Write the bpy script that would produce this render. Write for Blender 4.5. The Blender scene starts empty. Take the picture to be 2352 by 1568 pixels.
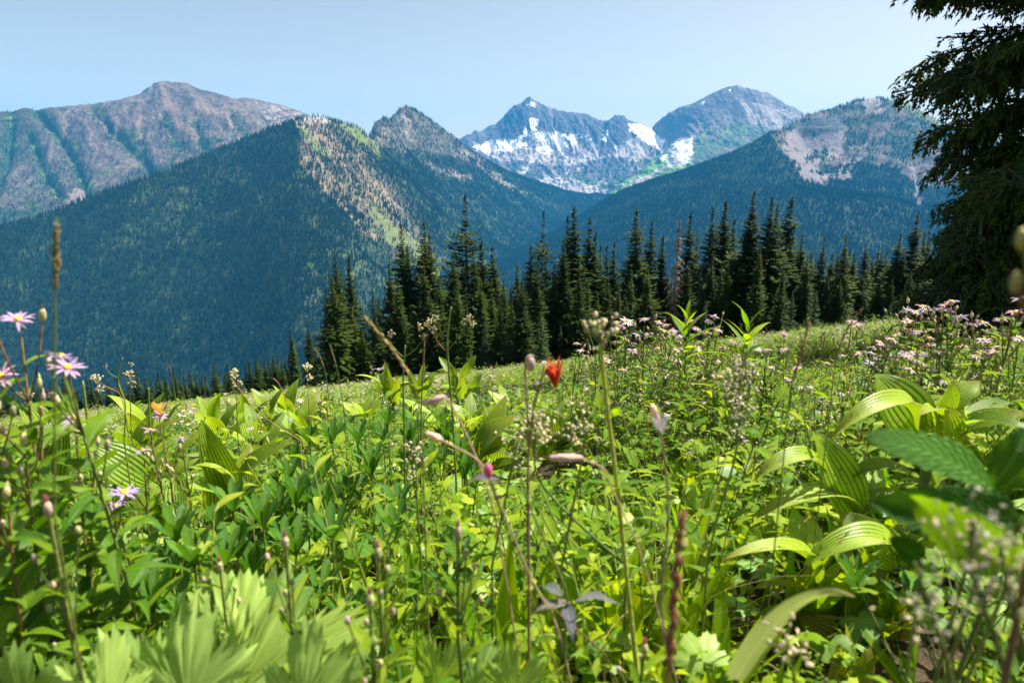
import bpy, math, random
import numpy as np
from mathutils import Vector, Matrix, Euler

# ---------------------------------------------------------------- camera, sky, sun, exposure
scene = bpy.context.scene
R = math.radians
FOC = 24.0
TILT = R(13.7)
FP = FOC / 36.0 * 1024.0
cam_d = bpy.data.cameras.new('camera')
cam = bpy.data.objects.new('camera', cam_d)
scene.collection.objects.link(cam)
cam.location = (0, 0, 0)
cam.rotation_euler = (math.pi / 2 - TILT, 0, 0)
cam_d.lens = FOC
cam_d.sensor_width = 36.0
cam_d.clip_start = 0.05
cam_d.clip_end = 80000
cam_d.dof.use_dof = True
cam_d.dof.focus_distance = 4.5
cam_d.dof.aperture_fstop = 5.6
scene.camera = cam

SUN_AZ = R(66)      # to the right of the view direction
SUN_EL = R(57)
world = bpy.data.worlds.new('World')
scene.world = world
world.use_nodes = True
wn = world.node_tree
bg = wn.nodes['Background']
sky = wn.nodes.new('ShaderNodeTexSky')
sky.sky_type = 'NISHITA'
sky.sun_disc = False
sky.sun_elevation = SUN_EL
sky.sun_rotation = SUN_AZ
sky.altitude = 1900
sky.air_density = 1.0
sky.dust_density = 7.0
sky.ozone_density = 0.8
tint = wn.nodes.new('ShaderNodeMix'); tint.data_type = 'RGBA'; tint.blend_type = 'MULTIPLY'
tint.inputs['Factor'].default_value = 1.0
tint.inputs[7].default_value = (1.72, 1.36, 1.00, 1)      # dusty summer air, whole sky alike
wn.links.new(sky.outputs[0], tint.inputs[6]); wn.links.new(tint.outputs[2], bg.inputs[0])
bg.inputs[1].default_value = 0.06
sun_d = bpy.data.lights.new('sun', 'SUN')
sun_d.energy = 4.8
sun_d.angle = R(0.53)
sun_d.color = (1.0, 0.955, 0.88)
sun = bpy.data.objects.new('sun', sun_d)
scene.collection.objects.link(sun)
sd = Vector((math.sin(SUN_AZ) * math.cos(SUN_EL), math.cos(SUN_AZ) * math.cos(SUN_EL), math.sin(SUN_EL)))
sun.rotation_euler = sd.to_track_quat('Z', 'Y').to_euler()
sun.location = sd * 900

scene.view_settings.view_transform = 'Standard'
scene.view_settings.look = 'None'
scene.view_settings.gamma = 1.0
scene.view_settings.exposure = 1.35
scene.view_settings.use_curve_mapping = False
scene.render.engine = 'CYCLES'
cy = scene.cycles
cy.max_bounces = 7
cy.diffuse_bounces = 3
cy.glossy_bounces = 2
cy.transmission_bounces = 5
cy.transparent_max_bounces = 8
cy.volume_bounces = 1
cy.use_denoising = True
cy.sample_clamp_indirect = 6.0
cy.caustics_reflective = False
cy.caustics_refractive = False

HAZE_DENSITY = 0.000055
HAZE_COLOR = (0.06, 0.46, 1.0, 1)

# ---------------------------------------------------------------- pixel <-> place helpers (coordinates of the 2352 px wide view)
CT, ST = math.cos(TILT), math.sin(TILT)
K = 1024.0 / 2352.0

def ray(px, py):
    dx = (px * K - 512.0) / FP
    dy = (341.0 - py * K) / FP
    return dx, CT + dy * ST, -ST + dy * CT

def P(px, py, Y):
    x, y, z = ray(px, py)
    return np.array((x / y * Y, Y, z / y * Y))

def proj(pts):
    pts = np.asarray(pts, float)
    x, y, z = pts[:, 0], pts[:, 1], pts[:, 2]
    f = np.maximum(y * CT - z * ST, 1e-6)
    u = y * ST + z * CT
    return (512 + FP * x / f) / K, (341 - FP * u / f) / K

# ---------------------------------------------------------------- numpy noise
def _hash(ix, iy, seed):
    h = (ix.astype(np.int64) * 374761393 + iy.astype(np.int64) * 668265263 + seed * 1442695041) & 0xffffffff
    h = ((h ^ (h >> 13)) * 1274126177) & 0xffffffff
    h = (h ^ (h >> 16)) & 0xffffffff
    return h / 4294967295.0

def vnoise(x, y, seed=0):
    x = np.asarray(x, float); y = np.asarray(y, float)
    ix = np.floor(x); iy = np.floor(y)
    fx = x - ix; fy = y - iy
    fx = fx * fx * fx * (fx * (fx * 6 - 15) + 10); fy = fy * fy * fy * (fy * (fy * 6 - 15) + 10)
    a = _hash(ix, iy, seed); b = _hash(ix + 1, iy, seed)
    c = _hash(ix, iy + 1, seed); d = _hash(ix + 1, iy + 1, seed)
    return (a + (b - a) * fx) * (1 - fy) + (c + (d - c) * fx) * fy

def fbm(x, y, seed=0, octv=4, gain=0.5):
    s = 0; amp = 1; t = 0
    for o in range(octv):
        s = s + amp * vnoise(x * 2 ** o, y * 2 ** o, seed + o * 17); t += amp; amp *= gain
    return s / t

def ridged(x, y, seed=0, octv=4, gain=0.55):
    s = 0; amp = 1; t = 0
    for o in range(octv):
        s = s + amp * (1 - np.abs(2 * vnoise(x * 2 ** o, y * 2 ** o, seed + o * 31) - 1)); t += amp; amp *= gain
    return s / t

def sstep(a, b, x):
    t = np.clip((x - a) / (b - a), 0, 1)
    return t * t * (3 - 2 * t)

# ---------------------------------------------------------------- objects
def link(o, parent=None):
    scene.collection.objects.link(o)
    if parent is not None:
        o.parent = parent
    return o

def tag(o, label=None, cat=None, group=None, kind=None):
    if label: o['label'] = label
    if cat: o['category'] = cat
    if group: o['group'] = group
    if kind: o['kind'] = kind
    return o

def empty(name, loc, rz=0.0, sc=1.0, rot=None):
    o = bpy.data.objects.new(name, None)
    o.empty_display_size = 0.1
    o.location = loc
    o.rotation_euler = rot if rot is not None else (0, 0, rz)
    o.scale = (sc, sc, sc)
    return link(o)

def copy_tree(o, parent=None):
    c = o.copy(); scene.collection.objects.link(c)
    if parent is not None: c.parent = parent
    for ch in list(o.children):
        copy_tree(ch, c)
    return c

def np_mesh(name, verts, faces, mats=(), smooth=True):
    """faces: (n,4) or (n,3) int array"""
    me = bpy.data.meshes.new(name)
    verts = np.asarray(verts, np.float32); faces = np.asarray(faces, np.int32)
    k = faces.shape[1]
    me.vertices.add(len(verts)); me.vertices.foreach_set('co', verts.ravel())
    me.loops.add(faces.size); me.loops.foreach_set('vertex_index', faces.ravel())
    me.polygons.add(len(faces))
    me.polygons.foreach_set('loop_start', np.arange(0, faces.size, k, dtype=np.int32))
    me.update(calc_edges=True)
    if smooth:
        me.polygons.foreach_set('use_smooth', np.ones(len(faces), bool))
    for m in mats: me.materials.append(m)
    return me

class MB:
    """collects small pieces into ONE mesh, with a uv map and a per-piece random value"""
    def __init__(s):
        s.v = []; s.f = []; s.uv = []; s.m = []; s.r = []
    def add(s, verts, faces, uvs=None, mat=0, rnd=None):
        n = len(s.v); rnd = random.random() if rnd is None else rnd
        s.v.extend(tuple(map(float, p)) for p in verts)
        s.uv.extend(uvs if uvs is not None else [(0.5, 0.5)] * len(verts))
        s.r.extend([rnd] * len(verts))
        for f in faces:
            s.f.append(tuple(i + n for i in f)); s.m.append(mat)
    def mesh(s, name, mats, smooth=True):
        me = bpy.data.meshes.new(name)
        me.from_pydata(s.v, [], s.f)
        for m in mats: me.materials.append(m)
        me.polygons.foreach_set('material_index', np.array(s.m, np.int32))
        if smooth: me.polygons.foreach_set('use_smooth', np.ones(len(s.f), bool))
        uvl = me.uv_layers.new(name='UVMap')
        li = np.empty(len(me.loops), np.int32); me.loops.foreach_get('vertex_index', li)
        uvl.data.foreach_set('uv', np.asarray(s.uv, np.float32)[li].ravel())
        at = me.attributes.new('rnd', 'FLOAT', 'POINT')
        at.data.foreach_set('value', np.asarray(s.r, np.float32))
        me.update()
        return me
    def build(s, name, mats, parent=None, smooth=True, loc=None):
        o = bpy.data.objects.new(name, s.mesh(name, mats if isinstance(mats, (list, tuple)) else [mats], smooth))
        if loc is not None: o.location = loc
        return link(o, parent)

def unit(v):
    v = np.asarray(v, float); return v / (np.linalg.norm(v) + 1e-12)

def rotate_about(v, k, a):
    c, s = math.cos(a), math.sin(a)
    return v * c + np.cross(k, v) * s + k * np.dot(k, v) * (1 - c)

def tube(mb, pts, r0, r1, n=5, mat=0, cap=False):
    pts = [np.asarray(p, float) for p in pts]
    V = []; F = []; UV = []
    a = np.array((0.0, 0.0, 1.0))
    m = len(pts)
    for i, p in enumerate(pts):
        d = unit(pts[min(i + 1, m - 1)] - pts[max(i - 1, 0)])
        ref = a if abs(d[2]) < 0.9 else np.array((1.0, 0, 0))
        e1 = unit(np.cross(d, ref)); e2 = np.cross(d, e1)
        r = r0 + (r1 - r0) * i / (m - 1)
        for j in range(n):
            t = 2 * math.pi * j / n
            V.append(p + (e1 * math.cos(t) + e2 * math.sin(t)) * r); UV.append((j / n, i / (m - 1)))
        if i:
            for j in range(n):
                F.append(((i - 1) * n + j, (i - 1) * n + (j + 1) % n, i * n + (j + 1) % n, i * n + j))
    if cap: F.append(tuple((m - 1) * n + j for j in range(n)))
    mb.add(V, F, UV, mat)

def curve_pts(p0, d0, L, n, bend=0.0, wob=0.0, axis=None):
    """points of a bending stalk: bend = total angle (radians) turning the direction downwards"""
    p = np.asarray(p0, float); d = unit(d0); out = [p.copy()]
    for i in range(n):
        h = np.array((d[0], d[1], 0.0))
        if np.linalg.norm(h) < 1e-3: h = np.array((random.uniform(-1, 1), random.uniform(-1, 1), 0))
        h = unit(h); k = np.cross(h, (0, 0, 1.0))
        d = rotate_about(d, k, -bend / n)
        if wob: d = unit(d + np.random.normal(0, wob, 3))
        p = p + d * L / n; out.append(p.copy())
    return out

PROFILES = {
    'lance': lambda s: math.sin(math.pi * min(1, s ** 0.75)) ** 0.9 * (1 - 0.25 * s),
    'oval': lambda s: math.sin(math.pi * s ** 0.85) ** 0.65,
    'spoon': lambda s: (0.14 + 0.86 * s ** 1.25) * (1 - s ** 7) if s < 0.999 else 0,
    'blade': lambda s: (0.75 + 0.25 * math.sin(math.pi * s)) * (1 - s ** 2.5),
    'petal': lambda s: (0.35 + 0.65 * math.sin(math.pi * min(1, 0.15 + s * 0.75))) * (1 - s ** 6 * 0.7),
    'lily': lambda s: (0.22 * (1 - s) + math.sin(math.pi * s ** 0.8) ** 0.8),
}

def leaf(mb, p, d, L, W, bend=0.6, fold=0.25, n=5, prof='lance', mat=0, roll=0.0, rnd=None, twist=0.0, wave=0.0, cols=2, pleat=0.0, serr=0.0):
    """one leaf blade: cols strips across, optional pleats, ripple and toothed edge"""
    p = np.asarray(p, float); d = unit(d); pf = PROFILES[prof]
    h = np.array((d[0], d[1], 0.0))
    if np.linalg.norm(h) < 0.05: h = np.array((math.cos(roll * 7 + 1), math.sin(roll * 7 + 1), 0.0))
    h = unit(h)
    side = unit(np.cross(h, (0, 0, 1.0)))
    side = rotate_about(side, d, roll)
    V = []; F = []; UV = []
    c = p.copy(); dd = d.copy(); ph = random.random() * 6
    for i in range(n + 1):
        s = i / n
        nrm = unit(np.cross(side, dd))
        w = 0.5 * W * max(pf(s), 0.02)
        if serr and 0 < i < n: w *= 1 + serr * (0.5 if i % 2 else -0.5)
        for j in range(cols + 1):
            u = j / cols; a = 2 * u - 1
            off = side * (a * w) + nrm * (abs(a) ** 1.3 * w * fold * 2 * (1 - 0.5 * s))
            if pleat: off = off + nrm * (pleat * w * (1 if j % 2 else -1) * (1 - 0.5 * s))
            if wave: off = off + nrm * (wave * W * a * math.sin(ph + s * 9 + (0 if a > 0 else 2)))
            V.append(c + off); UV.append((u, s))
        if i:
            for j in range(cols):
                q = (i - 1) * (cols + 1) + j
                F.append((q, q + 1, q + cols + 2, q + cols + 1))
        if i < n:
            k = np.cross(unit(np.array((dd[0], dd[1], 0.0)) + h * 0.05), (0, 0, 1.0))
            dd = unit(rotate_about(dd, unit(k), -bend / n))
            if twist: side = rotate_about(side, dd, twist / n)
            side = unit(side - dd * np.dot(side, dd))
            c = c + dd * L / n
    mb.add(V, F, UV, mat, rnd)
    return c

def blob(mb, c, r, rz=None, mat=0, axis=(0, 0, 1), n=6, m=4, jit=0.0, rnd=None):
    """small ovoid"""
    c = np.asarray(c, float); ax = unit(axis); rz = r if rz is None else rz
    ref = np.array((1.0, 0, 0)) if abs(ax[0]) < 0.8 else np.array((0, 1.0, 0))
    e1 = unit(np.cross(ax, ref)); e2 = np.cross(ax, e1)
    V = [c - ax * rz]; UV = [(0.5, 0)]
    for i in range(1, m):
        t = math.pi * i / m
        for j in range(n):
            q = 2 * math.pi * (j + 0.5 * (i % 2)) / n; rr = r * math.sin(t) * (1 + random.uniform(-jit, jit))
            V.append(c + (e1 * math.cos(q) + e2 * math.sin(q)) * rr - ax * rz * math.cos(t)); UV.append((j / n, i / m))
    V.append(c + ax * rz); UV.append((0.5, 1)); F = []
    for j in range(n): F.append((0, 1 + (j + 1) % n, 1 + j))
    for i in range(m - 2):
        for j in range(n):
            F.append((1 + i * n + j, 1 + i * n + (j + 1) % n, 1 + (i + 1) * n + (j + 1) % n, 1 + (i + 1) * n + j))
    b = 1 + (m - 2) * n
    for j in range(n): F.append((b + j, b + (j + 1) % n, len(V) - 1))
    mb.add(V, F, UV, mat, rnd)

def lobed(mb, p, d, size, lobes=5, cut=0.5, teeth=0.08, tilt_up=(0, 0, 1), droop=0.25, mat=0, span=5.4, rings=4, per=12, rnd=None, rough=0.04):
    """broad palmate leaf: base at p, middle lobe along d, facing roughly tilt_up; u marks the lobe's midrib at 0.5"""
    p = np.asarray(p, float); d = unit(d); up = unit(np.asarray(tilt_up, float)); side = unit(np.cross(d, up)); nrm = unit(np.cross(side, d))
    V = [p]; UV = [(0.5, 0.0)]; F = []
    N = lobes * per
    hs = [random.uniform(0.85, 1.1) for _ in range(lobes)]
    for k in range(1, rings + 1):
        t = k / rings
        for j in range(N + 1):
            a = (j / N - 0.5) * span
            q = j / per; li = min(int(q), lobes - 1); ph = (q - li) if j < N else 1.0
            lob = math.sin(math.pi * ph) ** 0.55 if 0 < ph < 1 else 0.0
            back = 1 - 0.42 * (abs(a) / (span / 2)) ** 1.5
            r = size * back * hs[li] * ((1 - cut) + cut * lob) * (1 + (teeth if j % 2 else -teeth))
            rr = r * t ** 0.9
            if k < rings: rr = size * back * t * ((1 - cut * t) + cut * t * lob)
            rr = min(rr, r)
            z = -droop * size * (rr / size) ** 2 + 0.018 * size * t * lob + rough * size * random.uniform(-1, 1) * t
            V.append(p + d * (rr * math.cos(a)) + side * (rr * math.sin(a)) + nrm * z); UV.append((ph, t))
    for j in range(N): F.append((0, 1 + j, 2 + j))
    for k in range(rings - 1):
        b0 = 1 + k * (N + 1); b1 = b0 + N + 1
        for j in range(N): F.append((b0 + j, b1 + j, b1 + j + 1, b0 + j + 1))
    mb.add(V, F, UV, mat, rnd)

# ---------------------------------------------------------------- materials
def new_mat(name):
    m = bpy.data.materials.new(name); m.use_nodes = True
    nt = m.node_tree; nt.nodes.clear()
    out = nt.nodes.new('ShaderNodeOutputMaterial')
    return m, nt, out

def N_(nt, typ, **kw):
    n = nt.nodes.new(typ)
    for k, v in kw.items():
        if k in n.inputs: n.inputs[k].default_value = v
        else: setattr(n, k, v)
    return n

def math_(nt, op, a, b=None, c=None, clamp=False):
    n = nt.nodes.new('ShaderNodeMath'); n.operation = op; n.use_clamp = clamp
    for i, v in enumerate((a, b, c)):
        if v is None: continue
        if isinstance(v, (int, float)): n.inputs[i].default_value = v
        else: nt.links.new(v, n.inputs[i])
    return n.outputs[0]

def mixc(nt, fac, a, b, blend='MIX'):
    n = nt.nodes.new('ShaderNodeMix'); n.data_type = 'RGBA'; n.blend_type = blend
    for sock, v in ((n.inputs['Factor'], fac), (n.inputs[6], a), (n.inputs[7], b)):
        if isinstance(v, (int, float)): sock.default_value = v
        elif isinstance(v, tuple): sock.default_value = v if len(v) == 4 else v + (1,)
        else: nt.links.new(v, sock)
    return n.outputs[2]

def leaf_mat(name, col, col2, trans=0.45, tcol=(1.25, 1.35, 0.35), rough=0.42, veins='lance', rib=0.25, holes=0.0, dark=0.0, spec=0.35, tip=None, bump=0.5):
    m, nt, out = new_mat(name); L = nt.links
    uv = N_(nt, 'ShaderNodeUVMap'); sep = nt.nodes.new('ShaderNodeSeparateXYZ'); L.new(uv.outputs[0], sep.inputs[0])
    u, v = sep.outputs[0], sep.outputs[1]
    rn = N_(nt, 'ShaderNodeAttribute', attribute_name='rnd'); oi = nt.nodes.new('ShaderNodeObjectInfo')
    geo = nt.nodes.new('ShaderNodeNewGeometry')
    r = math_(nt, 'FRACT', math_(nt, 'ADD', rn.outputs['Fac'], math_(nt, 'MULTIPLY', oi.outputs['Random'], 3.7)))
    c = mixc(nt, r, col, col2)
    no = N_(nt, 'ShaderNodeTexNoise', Scale=14.0, Detail=3.0)
    tc = nt.nodes.new('ShaderNodeTexCoord'); L.new(tc.outputs['Object'], no.inputs['Vector'])
    c = mixc(nt, 1.0, c, mixc(nt, no.outputs['Fac'], (0.72, 0.74, 0.7, 1), (1.25, 1.22, 1.2, 1)), 'MULTIPLY')
    c = mixc(nt, 1.0, c, mixc(nt, oi.outputs['Random'], (0.62, 0.76, 0.9, 1), (1.25, 1.12, 1.0, 1)), 'MULTIPLY')
    au = math_(nt, 'ABSOLUTE', math_(nt, 'SUBTRACT', u, 0.5))
    ribm = math_(nt, 'SUBTRACT', 1.0, math_(nt, 'MULTIPLY', au, 18.0), clamp=True)
    if veins == 'lance':
        w = math_(nt, 'SINE', math_(nt, 'MULTIPLY', math_(nt, 'SUBTRACT', math_(nt, 'MULTIPLY', v, 1.6), au), 55.0))
        vm = math_(nt, 'MULTIPLY', math_(nt, 'GREATER_THAN', w, 0.78), 0.45)
        ribm = math_(nt, 'MAXIMUM', ribm, vm)
        hgt = math_(nt, 'MULTIPLY', w, -0.5)
    elif veins == 'lily':
        w = math_(nt, 'SINE', math_(nt, 'MULTIPLY', u, 2 * math.pi * 9))
        w2 = math_(nt, 'SINE', math_(nt, 'MULTIPLY', u, 2 * math.pi * 27))
        ribm = math_(nt, 'MULTIPLY', math_(nt, 'ADD', math_(nt, 'MULTIPLY', w, 0.5), 0.5), 0.9)
        ribm = math_(nt, 'ADD', ribm, math_(nt, 'MULTIPLY', w2, 0.12), clamp=True)
        hgt = math_(nt, 'ADD', w, math_(nt, 'MULTIPLY', w2, 0.25))
    else:
        hgt = no.outputs['Fac']
    c = mixc(nt, math_(nt, 'MULTIPLY', ribm, rib), c, tuple(min(1, x * 2.1 + 0.05) for x in col2[:3]) + (1,))
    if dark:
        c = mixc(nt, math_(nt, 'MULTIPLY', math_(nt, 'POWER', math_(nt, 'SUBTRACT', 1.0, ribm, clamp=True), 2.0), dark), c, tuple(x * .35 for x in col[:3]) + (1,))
        br = N_(nt, 'ShaderNodeTexNoise', Scale=45.0, Detail=4.0); L.new(tc.outputs['Object'], br.inputs['Vector'])
        c = mixc(nt, math_(nt, 'MULTIPLY', math_(nt, 'GREATER_THAN', br.outputs['Fac'], 0.66), 0.75), c, (0.22, 0.13, 0.03, 1))
    if tip:
        tm = math_(nt, 'MULTIPLY', math_(nt, 'POWER', v, 7.0), math_(nt, 'GREATER_THAN', r, 0.45))
        c = mixc(nt, math_(nt, 'MULTIPLY', tm, 0.8), c, tip)
    bsdf = N_(nt, 'ShaderNodeBsdfPrincipled', Roughness=rough); bsdf.inputs['Specular IOR Level'].default_value = spec
    L.new(c, bsdf.inputs['Base Color'])
    bp = N_(nt, 'ShaderNodeBump', Strength=bump, Distance=0.004); L.new(hgt, bp.inputs['Height']); L.new(bp.outputs[0], bsdf.inputs['Normal'])
    tr = nt.nodes.new('ShaderNodeBsdfTranslucent'); L.new(mixc(nt, 1.0, c, tcol + (1,), 'MULTIPLY'), tr.inputs[0])
    mx = nt.nodes.new('ShaderNodeMixShader'); mx.inputs[0].default_value = trans
    L.new(bsdf.outputs[0], mx.inputs[1]); L.new(tr.outputs[0], mx.inputs[2])
    fin = mx.outputs[0]
    if holes:
        hn = N_(nt, 'ShaderNodeTexVoronoi', Scale=1.0)
        cb = nt.nodes.new('ShaderNodeCombineXYZ')
        L.new(math_(nt, 'MULTIPLY', u, 22.0), cb.inputs[0]); L.new(math_(nt, 'MULTIPLY', v, 16.0), cb.inputs[1]); L.new(math_(nt, 'MULTIPLY', r, 40.0), cb.inputs[2])
        L.new(cb.outputs[0], hn.inputs['Vector'])
        big = N_(nt, 'ShaderNodeTexNoise', Scale=0.25, Detail=1.0); L.new(cb.outputs[0], big.inputs['Vector'])
        hm = math_(nt, 'LESS_THAN', hn.outputs['Distance'], math_(nt, 'MULTIPLY', math_(nt, 'SUBTRACT', big.outputs['Fac'], 0.62 - holes * 0.2), 2.2))
        tp = nt.nodes.new('ShaderNodeBsdfTransparent'); m2 = nt.nodes.new('ShaderNodeMixShader')
        L.new(hm, m2.inputs[0]); L.new(fin, m2.inputs[1]); L.new(tp.outputs[0], m2.inputs[2]); fin = m2.outputs[0]
    L.new(fin, out.inputs[0])
    return m

def soft_mat(name, col, col2, trans=0.0, rough=0.6, along=None, noise=40.0, spec=0.25):
    """plain plant / bark surface: colour varies per piece and with a fine grain; optional second colour along v"""
    m, nt, out = new_mat(name); L = nt.links
    rn = N_(nt, 'ShaderNodeAttribute', attribute_name='rnd'); oi = nt.nodes.new('ShaderNodeObjectInfo')
    r = math_(nt, 'FRACT', math_(nt, 'ADD', rn.outputs['Fac'], math_(nt, 'MULTIPLY', oi.outputs['Random'], 5.3)))
    c = mixc(nt, r, col, col2)
    if along:
        uv = N_(nt, 'ShaderNodeUVMap'); sep = nt.nodes.new('ShaderNodeSeparateXYZ'); L.new(uv.outputs[0], sep.inputs[0])
        c = mixc(nt, sep.outputs[1], c, along)
    no = N_(nt, 'ShaderNodeTexNoise', Scale=noise, Detail=4.0)
    tc = nt.nodes.new('ShaderNodeTexCoord'); L.new(tc.outputs['Object'], no.inputs['Vector'])
    c = mixc(nt, 1.0, c, mixc(nt, no.outputs['Fac'], (0.55, 0.55, 0.55, 1), (1.4, 1.4, 1.4, 1)), 'MULTIPLY')
    c = mixc(nt, 1.0, c, mixc(nt, oi.outputs['Random'], (0.70, 0.74, 0.8, 1), (1.35, 1.28, 1.1, 1)), 'MULTIPLY')
    b = N_(nt, 'ShaderNodeBsdfPrincipled', Roughness=rough); b.inputs['Specular IOR Level'].default_value = spec
    L.new(c, b.inputs['Base Color'])
    bp = N_(nt, 'ShaderNodeBump', Strength=0.4, Distance=0.01); L.new(no.outputs['Fac'], bp.inputs['Height']); L.new(bp.outputs[0], b.inputs['Normal'])
    if trans:
        tr = nt.nodes.new('ShaderNodeBsdfTranslucent'); L.new(c, tr.inputs[0])
        mx = nt.nodes.new('ShaderNodeMixShader'); mx.inputs[0].default_value = trans
        L.new(b.outputs[0], mx.inputs[1]); L.new(tr.outputs[0], mx.inputs[2]); L.new(mx.outputs[0], out.inputs[0])
    else:
        L.new(b.outputs[0], out.inputs[0])
    return m

def terrain_mat(name, scale1=0.02, scale2=0.11, bump=2.0, cmin=0.65, cmax=1.35):
    """rock / scree / turf: surface colour stored on the terrain, broken up by grain and relief"""
    m, nt, out = new_mat(name); L = nt.links
    at = N_(nt, 'ShaderNodeAttribute', attribute_name='Col')
    tc = nt.nodes.new('ShaderNodeTexCoord')
    n1 = N_(nt, 'ShaderNodeTexNoise', Scale=scale1, Detail=6.0, Roughness=0.65); L.new(tc.outputs['Object'], n1.inputs['Vector'])
    n2 = N_(nt, 'ShaderNodeTexNoise', Scale=scale2, Detail=5.0, Roughness=0.7); L.new(tc.outputs['Object'], n2.inputs['Vector'])
    k = mixc(nt, n1.outputs['Fac'], (cmin,) * 3 + (1,), (cmax,) * 3 + (1,))
    c = mixc(nt, 1.0, at.outputs['Color'], k, 'MULTIPLY')
    k2 = mixc(nt, n2.outputs['Fac'], (cmin,) * 3 + (1,), (cmax,) * 3 + (1,))
    c = mixc(nt, 1.0, c, k2, 'MULTIPLY')
    b = N_(nt, 'ShaderNodeBsdfPrincipled', Roughness=0.9); b.inputs['Specular IOR Level'].default_value = 0.1
    L.new(c, b.inputs['Base Color'])
    bp = N_(nt, 'ShaderNodeBump', Strength=0.8, Distance=bump); L.new(n2.outputs['Fac'], bp.inputs['Height'])
    b2 = N_(nt, 'ShaderNodeBump', Strength=0.7, Distance=bump * 5); L.new(n1.outputs['Fac'], b2.inputs['Height']); L.new(bp.outputs[0], b2.inputs['Normal'])
    L.new(b2.outputs[0], b.inputs['Normal']); L.new(b.outputs[0], out.inputs[0])
    return m

# ---------------------------------------------------------------- scatter: stuff nobody could count, one object each
def hidden_collection(objs):
    c = bpy.data.collections.new('shapes')
    for o in objs:
        c.objects.link(o)
    return c

def proto(mb, name, mats, smooth=True):
    return bpy.data.objects.new(name, mb.mesh(name, mats, smooth))

def scatter(name, pts, rot, scl, idx, protos, label=None, parent=None):
    names = sorted(range(len(protos)), key=lambda i: protos[i].name)
    order = {pi: k for k, pi in enumerate(names)}
    idx = np.array([order[int(i)] for i in idx], np.int32)
    me = bpy.data.meshes.new(name)
    me.vertices.add(len(pts)); me.vertices.foreach_set('co', np.asarray(pts, np.float32).ravel())
    a = me.attributes.new('rot', 'FLOAT_VECTOR', 'POINT'); a.data.foreach_set('vector', np.asarray(rot, np.float32).ravel())
    a = me.attributes.new('scl', 'FLOAT_VECTOR', 'POINT'); a.data.foreach_set('vector', np.asarray(scl, np.float32).ravel())
    a = me.attributes.new('idx', 'INT', 'POINT'); a.data.foreach_set('value', idx)
    o = bpy.data.objects.new(name, me); link(o, parent)
    ng = bpy.data.node_groups.new('scatter', 'GeometryNodeTree')
    ng.interface.new_socket('Geometry', in_out='INPUT', socket_type='NodeSocketGeometry')
    ng.interface.new_socket('Geometry', in_out='OUTPUT', socket_type='NodeSocketGeometry')
    gi = ng.nodes.new('NodeGroupInput'); go = ng.nodes.new('NodeGroupOutput')
    ci = ng.nodes.new('GeometryNodeCollectionInfo'); ci.inputs['Separate Children'].default_value = True; ci.inputs['Reset Children'].default_value = True
    ci.inputs[0].default_value = hidden_collection(protos)
    ip = ng.nodes.new('GeometryNodeInstanceOnPoints'); ip.inputs['Pick Instance'].default_value = True
    def na(nm, t):
        n = ng.nodes.new('GeometryNodeInputNamedAttribute'); n.data_type = t; n.inputs['Name'].default_value = nm
        return [s for s in n.outputs if s.enabled][0]
    e2r = ng.nodes.new('FunctionNodeEulerToRotation')
    ng.links.new(na('rot', 'FLOAT_VECTOR'), e2r.inputs[0])
    ng.links.new(gi.outputs[0], ip.inputs['Points']); ng.links.new(ci.outputs[0], ip.inputs['Instance'])
    ng.links.new(e2r.outputs[0], ip.inputs['Rotation']); ng.links.new(na('scl', 'FLOAT_VECTOR'), ip.inputs['Scale'])
    ng.links.new(na('idx', 'INT'), ip.inputs['Instance Index'])
    ng.links.new(ip.outputs[0], go.inputs[0])
    md = o.modifiers.new('scatter', 'NODES'); md.node_group = ng
    tag(o, label=label, kind='stuff')
    return o
# ---------------------------------------------------------------- the meadow slope the camera stands on
def ground(x, y):
    x = np.asarray(x, float); y = np.asarray(y, float)
    z = 0.115 * x - 0.281 * y - 0.62
    r = np.hypot(x, y)
    z = z + 0.10 * (fbm(x * 0.35 + 5, y * 0.35, 3, 3) - 0.5) * sstep(1.0, 6, r) + 0.9 * (fbm(x * 0.05, y * 0.05, 9, 3) - 0.5) * sstep(8, 40, r)
    z = z + 0.12 * np.exp(-(((x - 1.0) / 0.9) ** 2 + ((y - 3.4) / 1.2) ** 2))
    e = 62 + 22 * sstep(-30, 45, x)
    over = np.maximum(0, r - e) * sstep(-20, 30, y)
    z = z - np.minimum(over ** 2 * 0.006, over * 0.42)
    z = np.where(y < -60, np.minimum(z, 60 + 4 * (fbm(x * .01, y * .01, 4) - .5)), z)
    return z

def gz(x, y):
    return float(ground(np.array([x]), np.array([y]))[0])

M_land = terrain_mat('alpine_ground')
M_rock = terrain_mat('mountain_rock', 0.014, 0.07, 7.0, 0.45, 1.6)

def set_col(me, col):
    a = me.color_attributes.new('Col', 'FLOAT_COLOR', 'POINT')
    c = np.ones((len(col), 4), np.float32); c[:, :3] = col
    a.data.foreach_set('color', c.ravel())

def grid_faces(nr, nc, wrap=False):
    i, j = np.meshgrid(np.arange(nr - 1), np.arange(nc if wrap else nc - 1), indexing='ij')
    j2 = (j + 1) % nc
    return np.stack([i * nc + j, i * nc + j2, (i + 1) * nc + j2, (i + 1) * nc + j], -1).reshape(-1, 4)

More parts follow.
